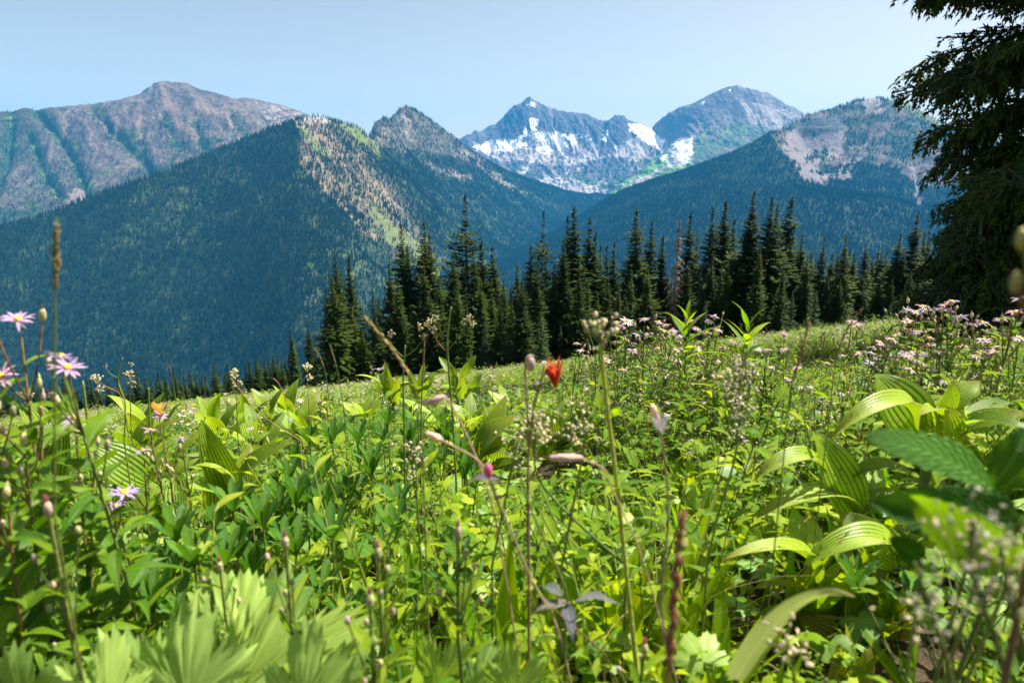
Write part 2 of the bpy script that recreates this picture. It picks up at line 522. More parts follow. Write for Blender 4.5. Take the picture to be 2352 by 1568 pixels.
def make_meadow():
    na, nr = 420, 190
    rr = np.concatenate([[0.02], np.geomspace(0.15, 1900, nr - 1)])
    aa = np.linspace(0, 2 * np.pi, na, endpoint=False)
    RR, AA = np.meshgrid(rr, aa, indexing='ij')
    X = (RR * np.sin(AA)).ravel(); Y = (RR * np.cos(AA)).ravel(); Z = ground(X, Y)
    me = np_mesh('meadow_slope', np.stack([X, Y, Z], 1), grid_faces(nr, na, True)[:, ::-1], [terrain_mat('meadow_soil', 1.7, 9.0, 0.05, 0.6, 1.4)])
    n = fbm(X * 0.4, Y * 0.4, 21, 3); r = np.hypot(X, Y)
    soil = np.array((0.07, 0.05, 0.03)); turf = np.array((0.085, 0.13, 0.015)); dry = np.array((0.15, 0.15, 0.035))
    far = sstep(3, 18, r)[:, None]; wood = np.maximum(sstep(70, 100, r), 0)[:, None]
    n = np.clip(n + .5 * (fbm(X * 1.7, Y * 1.7, 23, 3) - .5) + .45 * sstep(20, 40, r), 0, 1); c = soil * (1 - far) + far * (turf * (1 - n[:, None]) + dry * n[:, None])
    c = c * (1 - wood) + wood * np.array((0.035, 0.04, 0.02))
    set_col(me, c)
    tag(link(bpy.data.objects.new('meadow_slope', me)), kind='structure')
make_meadow()

def make_floor():
    na, nr = 96, 40
    rr = np.concatenate([[0.0], np.geomspace(300, 11300, nr - 1)]); aa = np.linspace(0, 2 * np.pi, na, endpoint=False)
    RR, AA = np.meshgrid(rr, aa, indexing='ij')
    X = (RR * np.sin(AA)).ravel(); Y = (RR * np.cos(AA)).ravel()
    Z = -720 + 60 * (fbm(X / 1500, Y / 1500, 5, 4) - 0.5)
    me = np_mesh('valley_floor', np.stack([X, Y, Z], 1), grid_faces(nr, na, True)[:, ::-1], [M_land])
    set_col(me, np.tile((0.035, 0.055, 0.03), (len(X), 1)))
    tag(link(bpy.data.objects.new('valley_floor', me)), kind='structure')
make_floor()

# ---------------------------------------------------------------- mountains: surfaces fitted through surveyed crest, rib and foot points
def rbf_fit(pts, smooth=0.0):
    X = pts[:, :2] / 1000; n = len(X)
    A = np.zeros((n + 3, n + 3)); d = np.linalg.norm(X[:, None] - X[None], axis=2)
    A[:n, :n] = d - smooth * np.eye(n)
    A[:n, n] = 1; A[:n, n + 1:] = X; A[n, :n] = 1; A[n + 1:, :n] = X.T
    b = np.zeros(n + 3); b[:n] = pts[:, 2]
    w = np.linalg.solve(A, b)
    def f(x, y):
        out = np.empty(len(x))
        for s in range(0, len(x), 20000):
            q = np.stack([x[s:s + 20000], y[s:s + 20000]], 1) / 1000
            dd = np.sqrt(((q[:, None] - X[None]) ** 2).sum(2))
            out[s:s + 20000] = dd @ w[:n] + w[n] + q @ w[n + 1:]
        return out
    return f

def dens(poly, step=12):
    out = []
    for (a, b) in zip(poly[:-1], poly[1:]):
        k = max(1, int(math.hypot(b[0] - a[0], b[1] - a[1]) / step))
        for i in range(k):
            t = i / k; out.append(tuple(a[m] + (b[m] - a[m]) * t for m in range(3)))
    out.append(poly[-1]); return out

def d_poly(u, v, poly):
    best = np.full(u.shape, 1e9)
    for a, b in zip(poly[:-1], poly[1:]):
        ax, ay = a[0], a[1]; dx, dy = b[0] - ax, b[1] - ay
        t = np.clip(((u - ax) * dx + (v - ay) * dy) / (dx * dx + dy * dy + 1e-9), 0, 1)
        best = np.minimum(best, np.hypot(u - ax - t * dx, v - ay - t * dy))
    return best

def in_poly(u, v, poly):
    ins = np.zeros(u.shape, bool); n = len(poly)
    for i in range(n):
        x1, y1 = poly[i]; x2, y2 = poly[(i + 1) % n]
        c = ((y1 > v) != (y2 > v)) & (u < (x2 - x1) * (v - y1) / (y2 - y1 + 1e-9) + x1)
        ins ^= c
    return ins

class Land: pass

def mountain(name, crest, body, xr, yr, res, rough=14, rscale=170, back=((350, 0.62), (1100, 0.72)), gullies=(), seed=1, crag=0.0, mat=None, facepow=1.0):
    crest = dens(crest, 14)
    C = np.array([P(*c) for c in crest]); pts = [C]
    for dist, sl in back:
        B = C.copy(); f = (C[:, 1] + dist) / C[:, 1]
        B[:, 0] *= f; B[:, 1] *= f; B[:, 2] -= dist * sl; pts.append(B)
    for poly in body:
        pts.append(np.array([P(*c) for c in (dens(poly, 40) if len(poly) > 1 else poly)]))
    pts = np.concatenate(pts)
    key = np.round(pts[:, :2] / 15); _, ui = np.unique(key, axis=0, return_index=True); pts = pts[np.sort(ui)]
    f = rbf_fit(pts, 0.001)
    nx, ny = res
    tx = np.linspace((xr[0] * K - 512) / FP, (xr[1] * K - 512) / FP, nx)
    Y0 = np.linspace(yr[0], yr[1], ny)
    TT, YY = np.meshgrid(tx, Y0, indexing='xy')          # rows = depth
    X = (TT * YY).ravel(); Y = YY.ravel()
    Z = f(X, Y)
    u0, v0 = proj(np.stack([X, Y, Z], 1))
    # relief: ribs and runnels following the fall line, fading close to the crest
    cu = C[:, 0] / C[:, 1]; o = np.argsort(cu); cy_ = np.interp(X / Y, cu[o], C[o, 1])
    dcr = np.clip((cy_ - Y) / 400, 0, 1)
    sk = 0.35
    n1 = ridged((X + sk * Y) / rscale + 3 * fbm(X / 700, Y / 700, seed + 3, 2), Y / (rscale * 3.2), seed, 4)
    L = Land(); L.n1 = n1
    n2 = fbm(X / (rscale * 2.2), Y / (rscale * 2.2), seed + 50, 5)
    Z = Z + (rough * 2.4 * (n1 - 0.62) + rough * 2.0 * (n2 - 0.5)) * (0.15 + 0.85 * dcr)
    rib = ridged((X + .3 * Y) / 130 + 1.6 * fbm(X / 300, Y / 300, seed + 33, 3), Y / 1500, seed + 34, 4); L.rib = rib
    if crag > 30: Z = Z + crag * 1.5 * (rib - .6) * (0.3 + 0.7 * dcr)
    if crag:
        Z = Z + crag * (ridged(X / 60, Y / 90, seed + 9, 4) - 0.6) * (0.55 + 0.45 * dcr)
    else:
        Z = Z + 5 * (fbm(X / 30, Y / 30, seed + 8, 3) - 0.5)
    gw = 14 * (fbm(X / 140, Y / 140, seed + 90, 4) - .5); gn = fbm(X / 200, Y / 200, seed + 91, 3)
    for poly, w, dep in gullies:
        Z = Z - dep * 0.5 * np.exp(-np.abs(d_poly(u0 + gw, v0, poly) / (w * (.8 + .5 * gn))) ** 1.4) * (np.abs(cy_ - Y) < 1800)
    L.X, L.Y, L.Z, L.nx, L.ny = X, Y, Z, nx, ny
    L.u, L.v = proj(np.stack([X, Y, Z], 1)); L.u0 = u0; L.v0 = v0
    # ragged coordinates for natural patch borders
    L.W = Z * 1.3 + 0.4 * Y; L.uu = L.u + 16 * (fbm(X / 55, L.W / 55, seed + 70, 4) - 0.5) * 2; L.vv = L.v + 12 * (fbm(X / 45, L.W / 45, seed + 71, 4) - 0.5) * 2
    g = Z.reshape(ny, nx); gy = np.gradient(g, axis=0) / (Y0[1] - Y0[0]); L.gy = gy.ravel()
    dX = np.gradient(X.reshape(ny, nx), axis=1); L.gx = (np.gradient(g, axis=1) / np.maximum(dX, 1e-3)).ravel()
    L.slope = np.hypot(L.gx, L.gy)
    L.area = (dX * (Y0[1] - Y0[0])).ravel()
    L.front = (Y < cy_ + 60)
    L.name = name; L.seed = seed; L.mat = mat or M_rock
    return L

def finish(L, col, label=None):
    me = np_mesh(L.name, np.stack([L.X, L.Y, L.Z], 1), grid_faces(L.ny, L.nx), [L.mat])
    set_col(me, np.clip(col, 0, 1))
    o = tag(link(bpy.data.objects.new(L.name, me)), kind='structure')
    if label: o['label'] = label
    return o

def blend(c, m, col):
    m = np.asarray(m, float)[:, None]; return c * (1 - m) + m * np.asarray(col)

FOREST = []        # (points, size) gathered from all the slopes
def grow(L, density, size=20.0, per=60.0, maxn=90000, front_only=True):
    w = L.area * np.clip(density, 0, 1) / per
    if front_only:
        # leave out slopes turned away from the valley viewpoint
        n = np.stack([-L.gx, -L.gy, np.ones_like(L.gx)], 1)
        vis = (n[:, 0] * -L.X + n[:, 1] * -L.Y + n[:, 2] * -L.Z) > -0.12 * np.linalg.norm(n, axis=1) * np.hypot(L.X, L.Y)
        w = w * vis * L.front
    w = w * (np.abs(L.u - 1176) < 1330) * (L.v < 1000)
    rng = np.random.default_rng(L.seed + 5)
    tot = w.sum(); n = int(min(tot, maxn))
    if n < 1: return
    cs = np.cumsum(w); ix = np.searchsorted(cs, rng.random(n) * cs[-1]); ix = np.clip(ix, 0, len(w) - 1)
    dxs = L.X[1] - L.X[0]; dys = L.Y[L.nx] - L.Y[0]
    ox = (rng.random(n) - 0.5) * dxs * L.Y[ix] / L.Y[0]; oy = (rng.random(n) - 0.5) * dys
    x = L.X[ix] + ox; y = L.Y[ix] + oy; z = L.Z[ix] + L.gx[ix] * ox + L.gy[ix] * oy - 1.0
    s = size * (0.55 + 0.65 * rng.random(n)) * (0.75 + 0.5 * fbm(x / 120, y / 120, 77, 2))
    FOREST.append((np.stack([x, y, z], 1), s))
    print(L.name, 'trees', n, 'of', int(tot))

FLOOR = (0.014, 0.032, 0.012); GRASS = (0.10, 0.16, 0.025); TAN = (0.245, 0.185, 0.125)

# --- A: long brown mountain on the left
A_crest = [(-420, 330, 4300), (-200, 285, 4400), (0, 257, 4500), (60, 247, 4600), (150, 245, 4650), (250, 233, 4700), (318, 221, 4750), (330, 205, 4760), (345, 199, 4770), (352, 187, 4780), (375, 184, 4800), (400, 189, 4800), (428, 190, 4800), (460, 203, 4850),
           (500, 215, 4900), (530, 228, 4950), (560, 224, 5000), (600, 232, 5100), (625, 244, 5150), (645, 241, 5200), (670, 255, 5250), (700, 270, 5300), (760, 300, 5350), (840, 330, 5400)]
A_body = [[(-420, 620, 3100), (0, 560, 3300), (300, 480, 3500), (600, 400, 3900), (840, 370, 4300)], [(-300, 450, 3800), (0, 410, 3950), (300, 350, 4150), (550, 320, 4400), (740, 330, 4700)],
          [(-420, 800, 2700), (0, 760, 2700), (500, 640, 3000), (900, 500, 3500)]]
A_gul = [([(85, 252), (154, 334), (188, 405), (205, 470)], 9, 75), ([(68, 306), (103, 395), (137, 443)], 8, 55), ([(219, 252), (260, 306), (318, 354), (362, 402)], 9, 70), ([(455, 290), (461, 327), (496, 361), (540, 350)], 10, 60),
         ([(27, 262), (20, 354), (-10, 430)], 12, 70), ([(525, 262), (545, 295), (575, 328)], 8, 50), ([(325, 300), (330, 350), (345, 390)], 7, 35), ([(385, 270), (400, 320), (440, 350)], 7, 30), ([(320, 222), (335, 214), (356, 210), (352, 196)], 8, 25)]
A = mountain('mountain', A_crest, A_body, (-480, 900), (2700, 5900), (520, 330), rough=22, rscale=170, gullies=A_gul, seed=3, crag=28)
n = fbm(A.X / 90, A.W / 90, 11, 4); fine = fbm(A.X / 16, A.W / 22, 12, 3)
c = np.tile((0.070, 0.055, 0.056), (len(A.X), 1)); c = blend(c, sstep(0.45, 0.62, n), (0.125, 0.102, 0.085)); c = blend(c, 0.75 * sstep(0.5, 0.66, fine), (0.042, 0.044, 0.032)); c = blend(c, 0.5 * sstep(0.6, 0.7, fbm(A.X / 9, A.W / 9, 14, 2)), (0.22, 0.18, 0.15))
g = np.zeros(len(A.X)); c = blend(c, .5 * sstep(.62, .74, A.n1), (.15, .12, .10)); c = blend(c, .6 * sstep(.52, .42, A.n1), (.050, .048, .036))
for poly, w, dep in A_gul[:8]:
    g = np.maximum(g, np.exp(-(d_poly(A.uu, A.vv, poly) / (w * 1.5)) ** 2))
low = sstep(0, 110, A.vv - np.interp(A.u, [-400, 0, 200, 360, 600, 800], [420, 400, 385, 355, 300, 330]))
veg = np.clip(g * 1.1 + low * 0.75 * sstep(0.35, 0.6, n) + 0.45 * sstep(0.55, 0.7, fbm(A.X / 60, A.W / 80, 15, 4)) * sstep(20, 70, A.v - np.interp(A.u, [-400, 0, 250, 400, 700], [300, 255, 235, 230, 280])), 0, 1)
c = blend(c, veg * 0.92, (0.028, 0.062, 0.018)); c = blend(c, sstep(0.62, 0.75, fbm(A.X / 70, A.W / 70, 16, 3)) * veg * 0.8, GRASS)
for poly, w in [([(160, 252), (200, 290), (215, 330)], 4), ([(372, 200), (395, 240), (420, 290), (450, 312)], 9), ([(228, 248), (238, 292)], 3.5), ([(262, 258), (272, 290), (270, 316)], 3), ([(320, 250), (325, 285), (332, 312)], 9), ([(330, 312), (326, 345)], 3),
                ([(450, 245), (520, 262), (538, 285)], 6), ([(522, 240), (530, 272), (545, 300), (566, 330)], 4), ([(378, 300), (430, 340), (450, 370)], 3), ([(130, 255), (150, 290), (152, 320)], 4)]:
    c = blend(c, 0.8 * np.exp(-(d_poly(A.uu, A.vv, poly) / w) ** 2), (0.21, 0.142, 0.112)); veg = veg * (1 - np.exp(-(d_poly(A.uu, A.vv, poly) / w) ** 2))
p = in_poly(A.uu, A.vv, [(165, 435), (188, 430), (200, 450), (188, 470), (165, 486), (150, 470)]); c = blend(c, 0.85 * p, (0.19, 0.14, 0.13)); veg = veg * (1 - p)
p = in_poly(A.uu, A.vv, [(590, 236), (650, 244), (700, 262), (705, 300), (640, 300), (600, 265)]); c = blend(c, p * 0.7 * sstep(0.45, 0.6, fine), (0.30, 0.27, 0.25))
c = blend(c, 0.8 * in_poly(A.u, A.v, [(316, 224), (330, 200), (350, 183), (362, 190), (358, 212), (335, 222)]), (0.11, 0.11, 0.12))
finish(A, c, 'long brown scree-streaked mountain with a dark blunt summit on the left')
grow(A, np.where(A.v > 255, veg * 0.8 + 0.07, veg * 0.15), 15, 95, 40000)

# --- B: forested spur in the centre-left with the pointed peak behind it
B_crest = [(-520, 640, 2250), (-200, 568, 2350), (0, 522, 2420), (60, 508, 2450), (150, 478, 2500), (200, 456, 2530), (350, 405, 2650), (500, 343, 2800), (640, 290, 2950), (680, 274, 3000), (700, 270, 3030), (720, 268, 3060), (740, 268, 3080), (760, 276, 3100), (785, 282, 3150), (820, 290, 3250), (838, 298, 3400),
           (848, 296, 3700), (858, 285, 3850), (880, 263, 4050), (905, 258, 4180), (920, 247, 4280), (932, 244, 4330), (950, 250, 4380), (975, 266, 4480), (990, 277, 4550), (1040, 313, 4800), (1080, 347, 5100), (1150, 388, 5500), (1200, 412, 5800), (1270, 437, 6200), (1330, 452, 6500), (1374, 468, 6900)]
B_body = [[(683, 300, 2900), (682, 350, 2730), (685, 420, 2500), (690, 500, 2270), (700, 600, 2000), (720, 700, 1830), (750, 850, 1650)],
          [(-520, 1000, 1500), (0, 930, 1720), (300, 930, 1720), (600, 930, 1640), (760, 950, 1600), (950, 930, 1750)], [(0, 700, 2010), (150, 700, 2020), (350, 600, 2230)], [(350, 800, 1860)], [(500, 450, 2560), (500, 600, 2190), (520, 780, 1850)], [(600, 400, 2700)], [(150, 580, 2280)],
          [(760, 340, 2880), (800, 400, 2790), (900, 500, 2700), (960, 560, 2650)], [(850, 600, 2250), (820, 720, 1950)], [(780, 480, 2500)],
          [(842, 306, 3400), (870, 340, 3600), (930, 402, 3550), (996, 464, 3420), (1030, 500, 3350), (1060, 530, 3350)], [(1000, 620, 2800), (1020, 690, 2600), (960, 720, 2350), (900, 800, 2100)],
          [(925, 300, 4150), (930, 345, 4000), (1000, 400, 4150)], [(1000, 330, 4350), (1100, 420, 4700), (1200, 455, 5300)], [(1100, 480, 4300), (1200, 500, 4800), (1300, 500, 5400)], [(1150, 560, 4150), (1100, 590, 3700), (1080, 640, 3300)], [(1250, 540, 4700), (1370, 486, 6000)], [(1180, 640, 3400), (1100, 760, 2600)]]
B_gul = [([(842, 304), (870, 340), (930, 402), (996, 464), (1051, 520)], 7, 28), ([(928, 290), (945, 330), (975, 370), (1010, 400)], 6, 25), ([(880, 300), (930, 340)], 5, 15), ([(700, 400), (745, 470), (800, 540), (860, 600)], 6, 16), ([(760, 330), (830, 400), (900, 470), (960, 540)], 6, 16)]
B = mountain('mountain', B_crest, B_body, (-560, 1480), (1500, 7100), (680, 520), rough=11, rscale=190, gullies=B_gul, seed=21, crag=5)
n = fbm(B.X / 80, B.W / 80, 31, 4); fine = fbm(B.X / 14, B.W / 18, 32, 3)
c = np.tile(FLOOR, (len(B.X), 1)); c = blend(c, 0.7 * sstep(0.5, 0.75, n), (0.06, 0.085, 0.04))
for_d = np.full(len(B.X), 1.0)
open_ = np.zeros(len(B.X))
tanp = [(684, 285), (720, 265), (760, 270), (800, 330), (850, 385), (900, 440), (940, 505), (975, 560), (1010, 615), (960, 610), (900, 560), (850, 500), (790, 450), (740, 425), (690, 420)]
p = sum(in_poly(B.uu + ox, B.vv + oy, tanp).astype(float) for ox, oy in ((0, 0), (16, 4), (-16, -4), (8, -14), (-8, 14), (26, 0), (-26, 8), (0, 22), (12, 8))) / 9 * sstep(676, 700, B.u)
st = sstep(0.42, 0.62, ridged((B.u - 0.9 * B.v) / 26.0, (B.u + B.v) / 160, 35, 3))
st2 = sstep(0.5, 0.7, ridged((B.u - 0.72 * B.v) / 13.0, (B.u + B.v) / 90, 36, 3))
tan = p * np.clip(0.15 + 1.0 * st * sstep(.74, .56, B.n1 * .6 + fine * .4) + .35 * st2, 0, 1)
grn = in_poly(B.uu, B.vv, [(770, 275), (840, 295), (880, 330), (870, 360), (820, 330)]) | in_poly(B.uu, B.vv, [(690, 285), (710, 300), (760, 350), (740, 360), (695, 310)]) | in_poly(B.uu, B.vv, [(835, 460), (900, 510), (950, 560), (900, 570), (860, 520)]) | in_poly(B.uu, B.vv, [(930, 520), (1000, 600), (1030, 640), (960, 620)])
c = blend(c, tan * 0.85, TAN); c = blend(c, p * 0.55 * (1 - st2), (0.085, 0.105, 0.035)); c = blend(c, grn * 0.75, (0.15, 0.19, 0.05)); for_d *= 1 - 0.62 * tan - 0.0 * p; for_d = np.where(grn, np.minimum(for_d, 0.16), for_d)
for poly, w, col, k in [([(695, 372), (740, 420), (790, 478), (830, 520), (860, 545)], 5, TAN, .9), ([(800, 350), (870, 420), (930, 500)], 4, TAN, .6), ([(760, 400), (850, 510), (880, 540)], 3, TAN, .6),
                        ([(975, 440), (1010, 460), (1060, 500)], 3, (0.1, 0.12, .06), .4), ([(980, 375), (1020, 395), (1075, 405)], 7, (0.30, 0.245, 0.215), .8), ([(1060, 345), (1110, 385), (1165, 425), (1190, 438)], 4.5, (0.30, 0.245, 0.215), .85),
                        ([(1165, 420), (1220, 450), (1260, 470)], 3, GRASS, .8), ([(935, 265), (932, 300), (945, 320)], 6, (0.42, 0.37, 0.31), .7), ([(885, 300), (872, 322)], 6, (0.40, 0.30, 0.25), .6), ([(690, 400), (640, 440), (560, 485), (470, 515), (400, 560)], 9, (0.06, 0.10, 0.025), .55),
                        ([(1010, 480), (1050, 520), (1080, 545)], 3, GRASS, .6)]:
    q = np.exp(-(d_poly(B.uu, B.vv, poly) / w) ** 2) * k; c = blend(c, q, col); for_d *= 1 - q * 0.9 * sstep(.3, .6, fbm(B.X / 50, B.W / 50, 44, 3))
pk = in_poly(B.uu, B.vv, [(835, 298), (880, 255), (935, 235), (990, 270), (1050, 315), (1120, 370), (1080, 370), (1000, 350), (960, 340), (930, 350), (880, 345), (850, 325)])
c = blend(c, pk * np.clip(sstep(0.4, 0.62, fine) + 0.25, 0, 1) * 0.8, (0.15, 0.125, 0.105)); for_d = np.where(pk, for_d * 0.3, for_d)
c = blend(c, 0.5 * sstep(0.6, 0.72, fbm(B.X / 50, B.W / 50, 38, 3)) * (B.u > 700) * (B.v > 440), (0.10, 0.13, 0.05))
top = in_poly(B.uu, B.vv, [(670, 280), (725, 262), (765, 270), (770, 285), (730, 282), (690, 295)]); c = blend(c, top * 0.7, (0.36, 0.32, 0.27)); for_d = np.where(top, for_d * 0.4, for_d)
for_d *= np.clip(0.3 + 1.5 * fbm(B.X / 40, B.W / 40, 39, 3) * (0.25 + 1.5 * fbm(B.X / 200, B.W / 200, 40, 3)), 0.22, 1)
finish(B, c, 'forested pyramid-shaped spur with a tan rocky right flank and a pointed peak behind it')
grow(B, for_d, 19, 44, 125000)

# --- C: snow-patched jagged massif closing the valley
C_crest = [(980, 360, 8300), (1055, 319, 8400), (1078, 308, 8400), (1090, 298, 8400), (1100, 303, 8400), (1125, 290, 8450), (1140, 288, 8450), (1160, 262, 8500), (1180, 240, 8500), (1197, 238, 8500), (1207, 226, 8500), (1217, 222, 8500), (1232, 232, 8520), (1245, 241, 8540), (1262, 244, 8560), (1275, 250, 8560), (1283, 256, 8580),
           (1300, 258, 8600), (1320, 258, 8600), (1345, 262, 8600), (1362, 270, 8600), (1385, 287, 8600), (1398, 281, 8550), (1413, 263, 8500), (1430, 266, 8500), (1445, 275, 8500), (1460, 282, 8500), (1490, 292, 8450), (1540, 320, 8400), (1600, 360, 8400)]
C_body = [[(980, 420, 7200), (1100, 400, 7500), (1150, 410, 7300), (1300, 450, 7000), (1380, 476, 6900), (1450, 470, 6800), (1600, 450, 6800)], [(1100, 345, 8150), (1160, 330, 8200), (1230, 330, 8150), (1330, 330, 8150), (1390, 350, 8050), (1470, 330, 8150)], [(1150, 375, 7800), (1250, 385, 7700), (1350, 390, 7650), (1480, 390, 7600)],
          [(1000, 520, 6500), (1400, 520, 6500)]]
C_gul = [([(1230, 262), (1215, 300), (1195, 322)], 7, 45), ([(1315, 265), (1300, 310)], 6, 40), ([(1388, 290), (1375, 340), (1370, 360)], 7, 80), ([(1270, 262), (1265, 300)], 6, 40), ([(1160, 275), (1150, 310)], 8, 50), ([(1450, 290), (1445, 350)], 8, 50), ([(1295, 350), (1270, 420), (1250, 440)], 6, 40), ([(1380, 400), (1350, 450)], 6, 40), ([(1340, 350), (1320, 420)], 6, 35)]
C = mountain('mountain', C_crest, C_body, (960, 1640), (6500, 9000), (430, 380), rough=26, rscale=210, gullies=C_gul, seed=41, crag=70)
fine = fbm(C.X / 35, C.W / 35, 52, 3); n = fbm(C.X / 160, C.W / 160, 53, 4)
c = np.tile((0.070, 0.072, 0.085), (len(C.X), 1)); c = blend(c, sstep(0.66, 0.50, C.rib) * 0.55, (0.19, 0.175, 0.17)); c = blend(c, sstep(0.55, 0.7, fine) * 0.3, (0.17, 0.16, 0.155))
scree = in_poly(C.uu, C.vv, [(1080, 335), (1130, 322), (1190, 315), (1215, 290), (1240, 300), (1320, 315), (1390, 335), (1430, 330), (1490, 290), (1530, 320), (1560, 360), (1480, 370), (1400, 360), (1290, 380), (1200, 370), (1130, 370)])
c = blend(c, scree * 0.9 * sstep(0.74, 0.60, C.rib * .8 + .2 * fine), (0.42, 0.36, 0.33))
lowg = in_poly(C.uu, C.vv, [(1160, 375), (1250, 395), (1300, 400), (1460, 375), (1520, 350), (1600, 400), (1400, 490), (1250, 440)])
c = blend(c, lowg * 0.8 * sstep(0.35, 0.6, n), (0.035, 0.08, 0.025)); c = blend(c, lowg * .6 * sstep(.56, .44, C.rib), (0.34, 0.30, 0.28))
c = blend(c, 0.85 * in_poly(C.uu, C.vv, [(1210, 418), (1260, 405), (1330, 415), (1400, 440), (1330, 445), (1290, 440)]), (0.38, 0.35, 0.34))
for poly, w in [([(1318, 350), (1300, 400), (1270, 430)], 4), ([(1230, 365), (1195, 400)], 4), ([(1385, 415), (1350, 448), (1330, 455)], 5), ([(1290, 345), (1295, 375)], 5), ([(1350, 350), (1330, 390)], 4)]:
    c = blend(c, 0.85 * np.exp(-(d_poly(C.uu, C.vv, poly) / w) ** 2), (0.50, 0.46, 0.43))
snow = [[(1218, 270), (1236, 272), (1236, 285), (1215, 312), (1190, 320), (1205, 298)], [(1085, 338), (1120, 325), (1190, 322), (1215, 330), (1180, 345), (1120, 352)], [(1225, 305), (1290, 305), (1330, 312), (1320, 335), (1280, 335), (1240, 325)], [(1340, 302), (1350, 312), (1330, 318)], [(1220, 232), (1230, 240), (1222, 246), (1212, 242)],
        [(1380, 320), (1395, 300), (1398, 325), (1385, 340), (1365, 335)], [(1440, 282), (1490, 292), (1530, 318), (1525, 345), (1490, 330), (1455, 305)], [(1250, 330), (1300, 342), (1260, 352), (1230, 345)], [(1405, 340), (1425, 330), (1420, 342)], [(1345, 318), (1365, 320), (1350, 330)]]
sm = np.zeros(len(C.X), bool)
un = C.u + 8 * (fbm(C.X / 40, C.W / 40, 61, 4) - 0.5) * 2; vn = C.v + 8 * (fbm(C.X / 40, C.W / 40, 62, 4) - 0.5) * 2
for s_ in snow: sm |= in_poly(un, vn, s_)
c = blend(c, sm * sstep(.80, .72, C.rib), (0.85, 0.86, 0.9))
finish(C, c, 'jagged dark massif with snowfields at the head of the valley')

# --- D: grey rocky dome right of the snowy massif with green avalanche slopes at its foot
D_crest = [(1484, 292, 8750), (1500, 280, 8600), (1520, 270, 8450), (1535, 258, 8350), (1555, 248, 8250), (1570, 241, 8200), (1582, 244, 8150), (1620, 222, 8050), (1650, 205, 8000), (1675, 199, 8000), (1692, 194, 8000), (1705, 200, 8000), (1720, 203, 8000), (1760, 212, 8000), (1800, 235, 7950), (1835, 255, 7900), (1860, 268, 7900), (1950, 320, 7800)]
D_body = [[(1380, 474, 6700), (1440, 410, 6950), (1500, 360, 7250), (1530, 345, 7600)], [(1370, 520, 7300), (1430, 480, 7500), (1480, 420, 7800)], [(1490, 330, 8350), (1500, 380, 8000)], [(1385, 482, 6300), (1450, 450, 6400), (1600, 400, 6500), (1760, 340, 6700), (1950, 380, 6800)], [(1560, 340, 7300), (1650, 320, 7300), (1780, 300, 7400)], [(1520, 390, 6850)], [(1400, 560, 5900), (1900, 480, 5900)]]
D_gul = [([(1700, 210), (1735, 260), (1745, 310)], 8, 45), ([(1650, 215), (1620, 270), (1590, 330)], 8, 50), ([(1570, 250), (1545, 300)], 7, 50), ([(1500, 290), (1530, 340)], 6, 30), ([(1800, 240), (1790, 290)], 6, 35), ([(1680, 205), (1680, 300)], 7, 30)]
D = mountain('mountain', D_crest, D_body, (1370, 1980), (5900, 8500), (400, 340), rough=22, rscale=200, gullies=D_gul, seed=81, crag=38, back=((350, 0.5), (1000, 0.6)))
fine = fbm(D.X / 30, D.W / 30, 92, 3); n = fbm(D.X / 120, D.W / 120, 93, 4)
c = np.tile((0.100, 0.092, 0.094), (len(D.X), 1)); c = blend(c, sstep(0.62, 0.45, D.rib) * 0.6, (0.185, 0.16, 0.145)); c = blend(c, sstep(0.5, 0.7, fine) * 0.6, (0.20, 0.175, 0.15))
c = blend(c, 0.8 * in_poly(D.uu, D.vv, [(1700, 230), (1760, 240), (1830, 262), (1780, 300), (1730, 300)]), (0.32, 0.28, 0.25))
gr = in_poly(D.uu, D.vv, [(1550, 330), (1620, 300), (1700, 280), (1800, 300), (1900, 360), (1600, 420), (1370, 490), (1330, 450), (1420, 410), (1500, 365), (1530, 340)])
c = blend(c, gr * 0.85 * sstep(0.3, 0.5, n), (0.06, 0.105, 0.04))
mead = in_poly(D.uu, D.vv, [(1540, 335), (1530, 370), (1590, 370), (1580, 395), (1480, 440), (1380, 480), (1320, 460), (1440, 400), (1500, 350)])
c = blend(c, mead * 0.95 * sstep(0.18, 0.4, fbm(D.X / 60, D.W / 200, 94, 3)), (0.13, 0.25, 0.035))
for poly, w in [([(1678, 290), (1680, 320)], 3), ([(1630, 300), (1600, 330)], 4), ([(1665, 290), (1660, 330)], 4), ([(1710, 290), (1712, 310)], 3)]:
    c = blend(c, 0.8 * np.exp(-(d_poly(D.uu, D.vv, poly) / w) ** 2), (0.17, 0.25, 0.06))
c = blend(c, 0.85 * in_poly(D.uu, D.vv, [(1530, 330), (1590, 310), (1590, 360), (1570, 385), (1530, 380)]), (0.40, 0.37, 0.36))
c = blend(c, 0.85 * in_poly(D.uu, D.vv, [(1410, 435), (1460, 412), (1530, 380), (1500, 410)]), (0.36, 0.32, 0.33))
sm = np.zeros(len(D.X), bool)
un = D.u + 5 * (fbm(D.X / 30, D.W / 30, 61, 3) - 0.5) * 2; vn = D.v + 5 * (fbm(D.X / 30, D.W / 30, 62, 3) - 0.5) * 2
for s_ in [[(1484, 290), (1500, 305), (1525, 322), (1520, 345), (1495, 335), (1480, 320)], [(1540, 330), (1590, 318), (1590, 352), (1578, 372), (1566, 360), (1560, 345)], [(1555, 353), (1582, 355), (1576, 380), (1560, 366)], [(1516, 365), (1530, 352), (1524, 372)], [(1675, 203), (1682, 204), (1676, 212)], [(1610, 234), (1620, 230), (1614, 242)], [(1848, 262), (1852, 262), (1848, 280), (1844, 280)]]:
    sm |= in_poly(un, vn, s_)
c = blend(c, sm * 1.0, (0.86, 0.87, 0.9))
finish(D, c, 'broad grey rocky mountain with a green avalanche slope at its left foot')

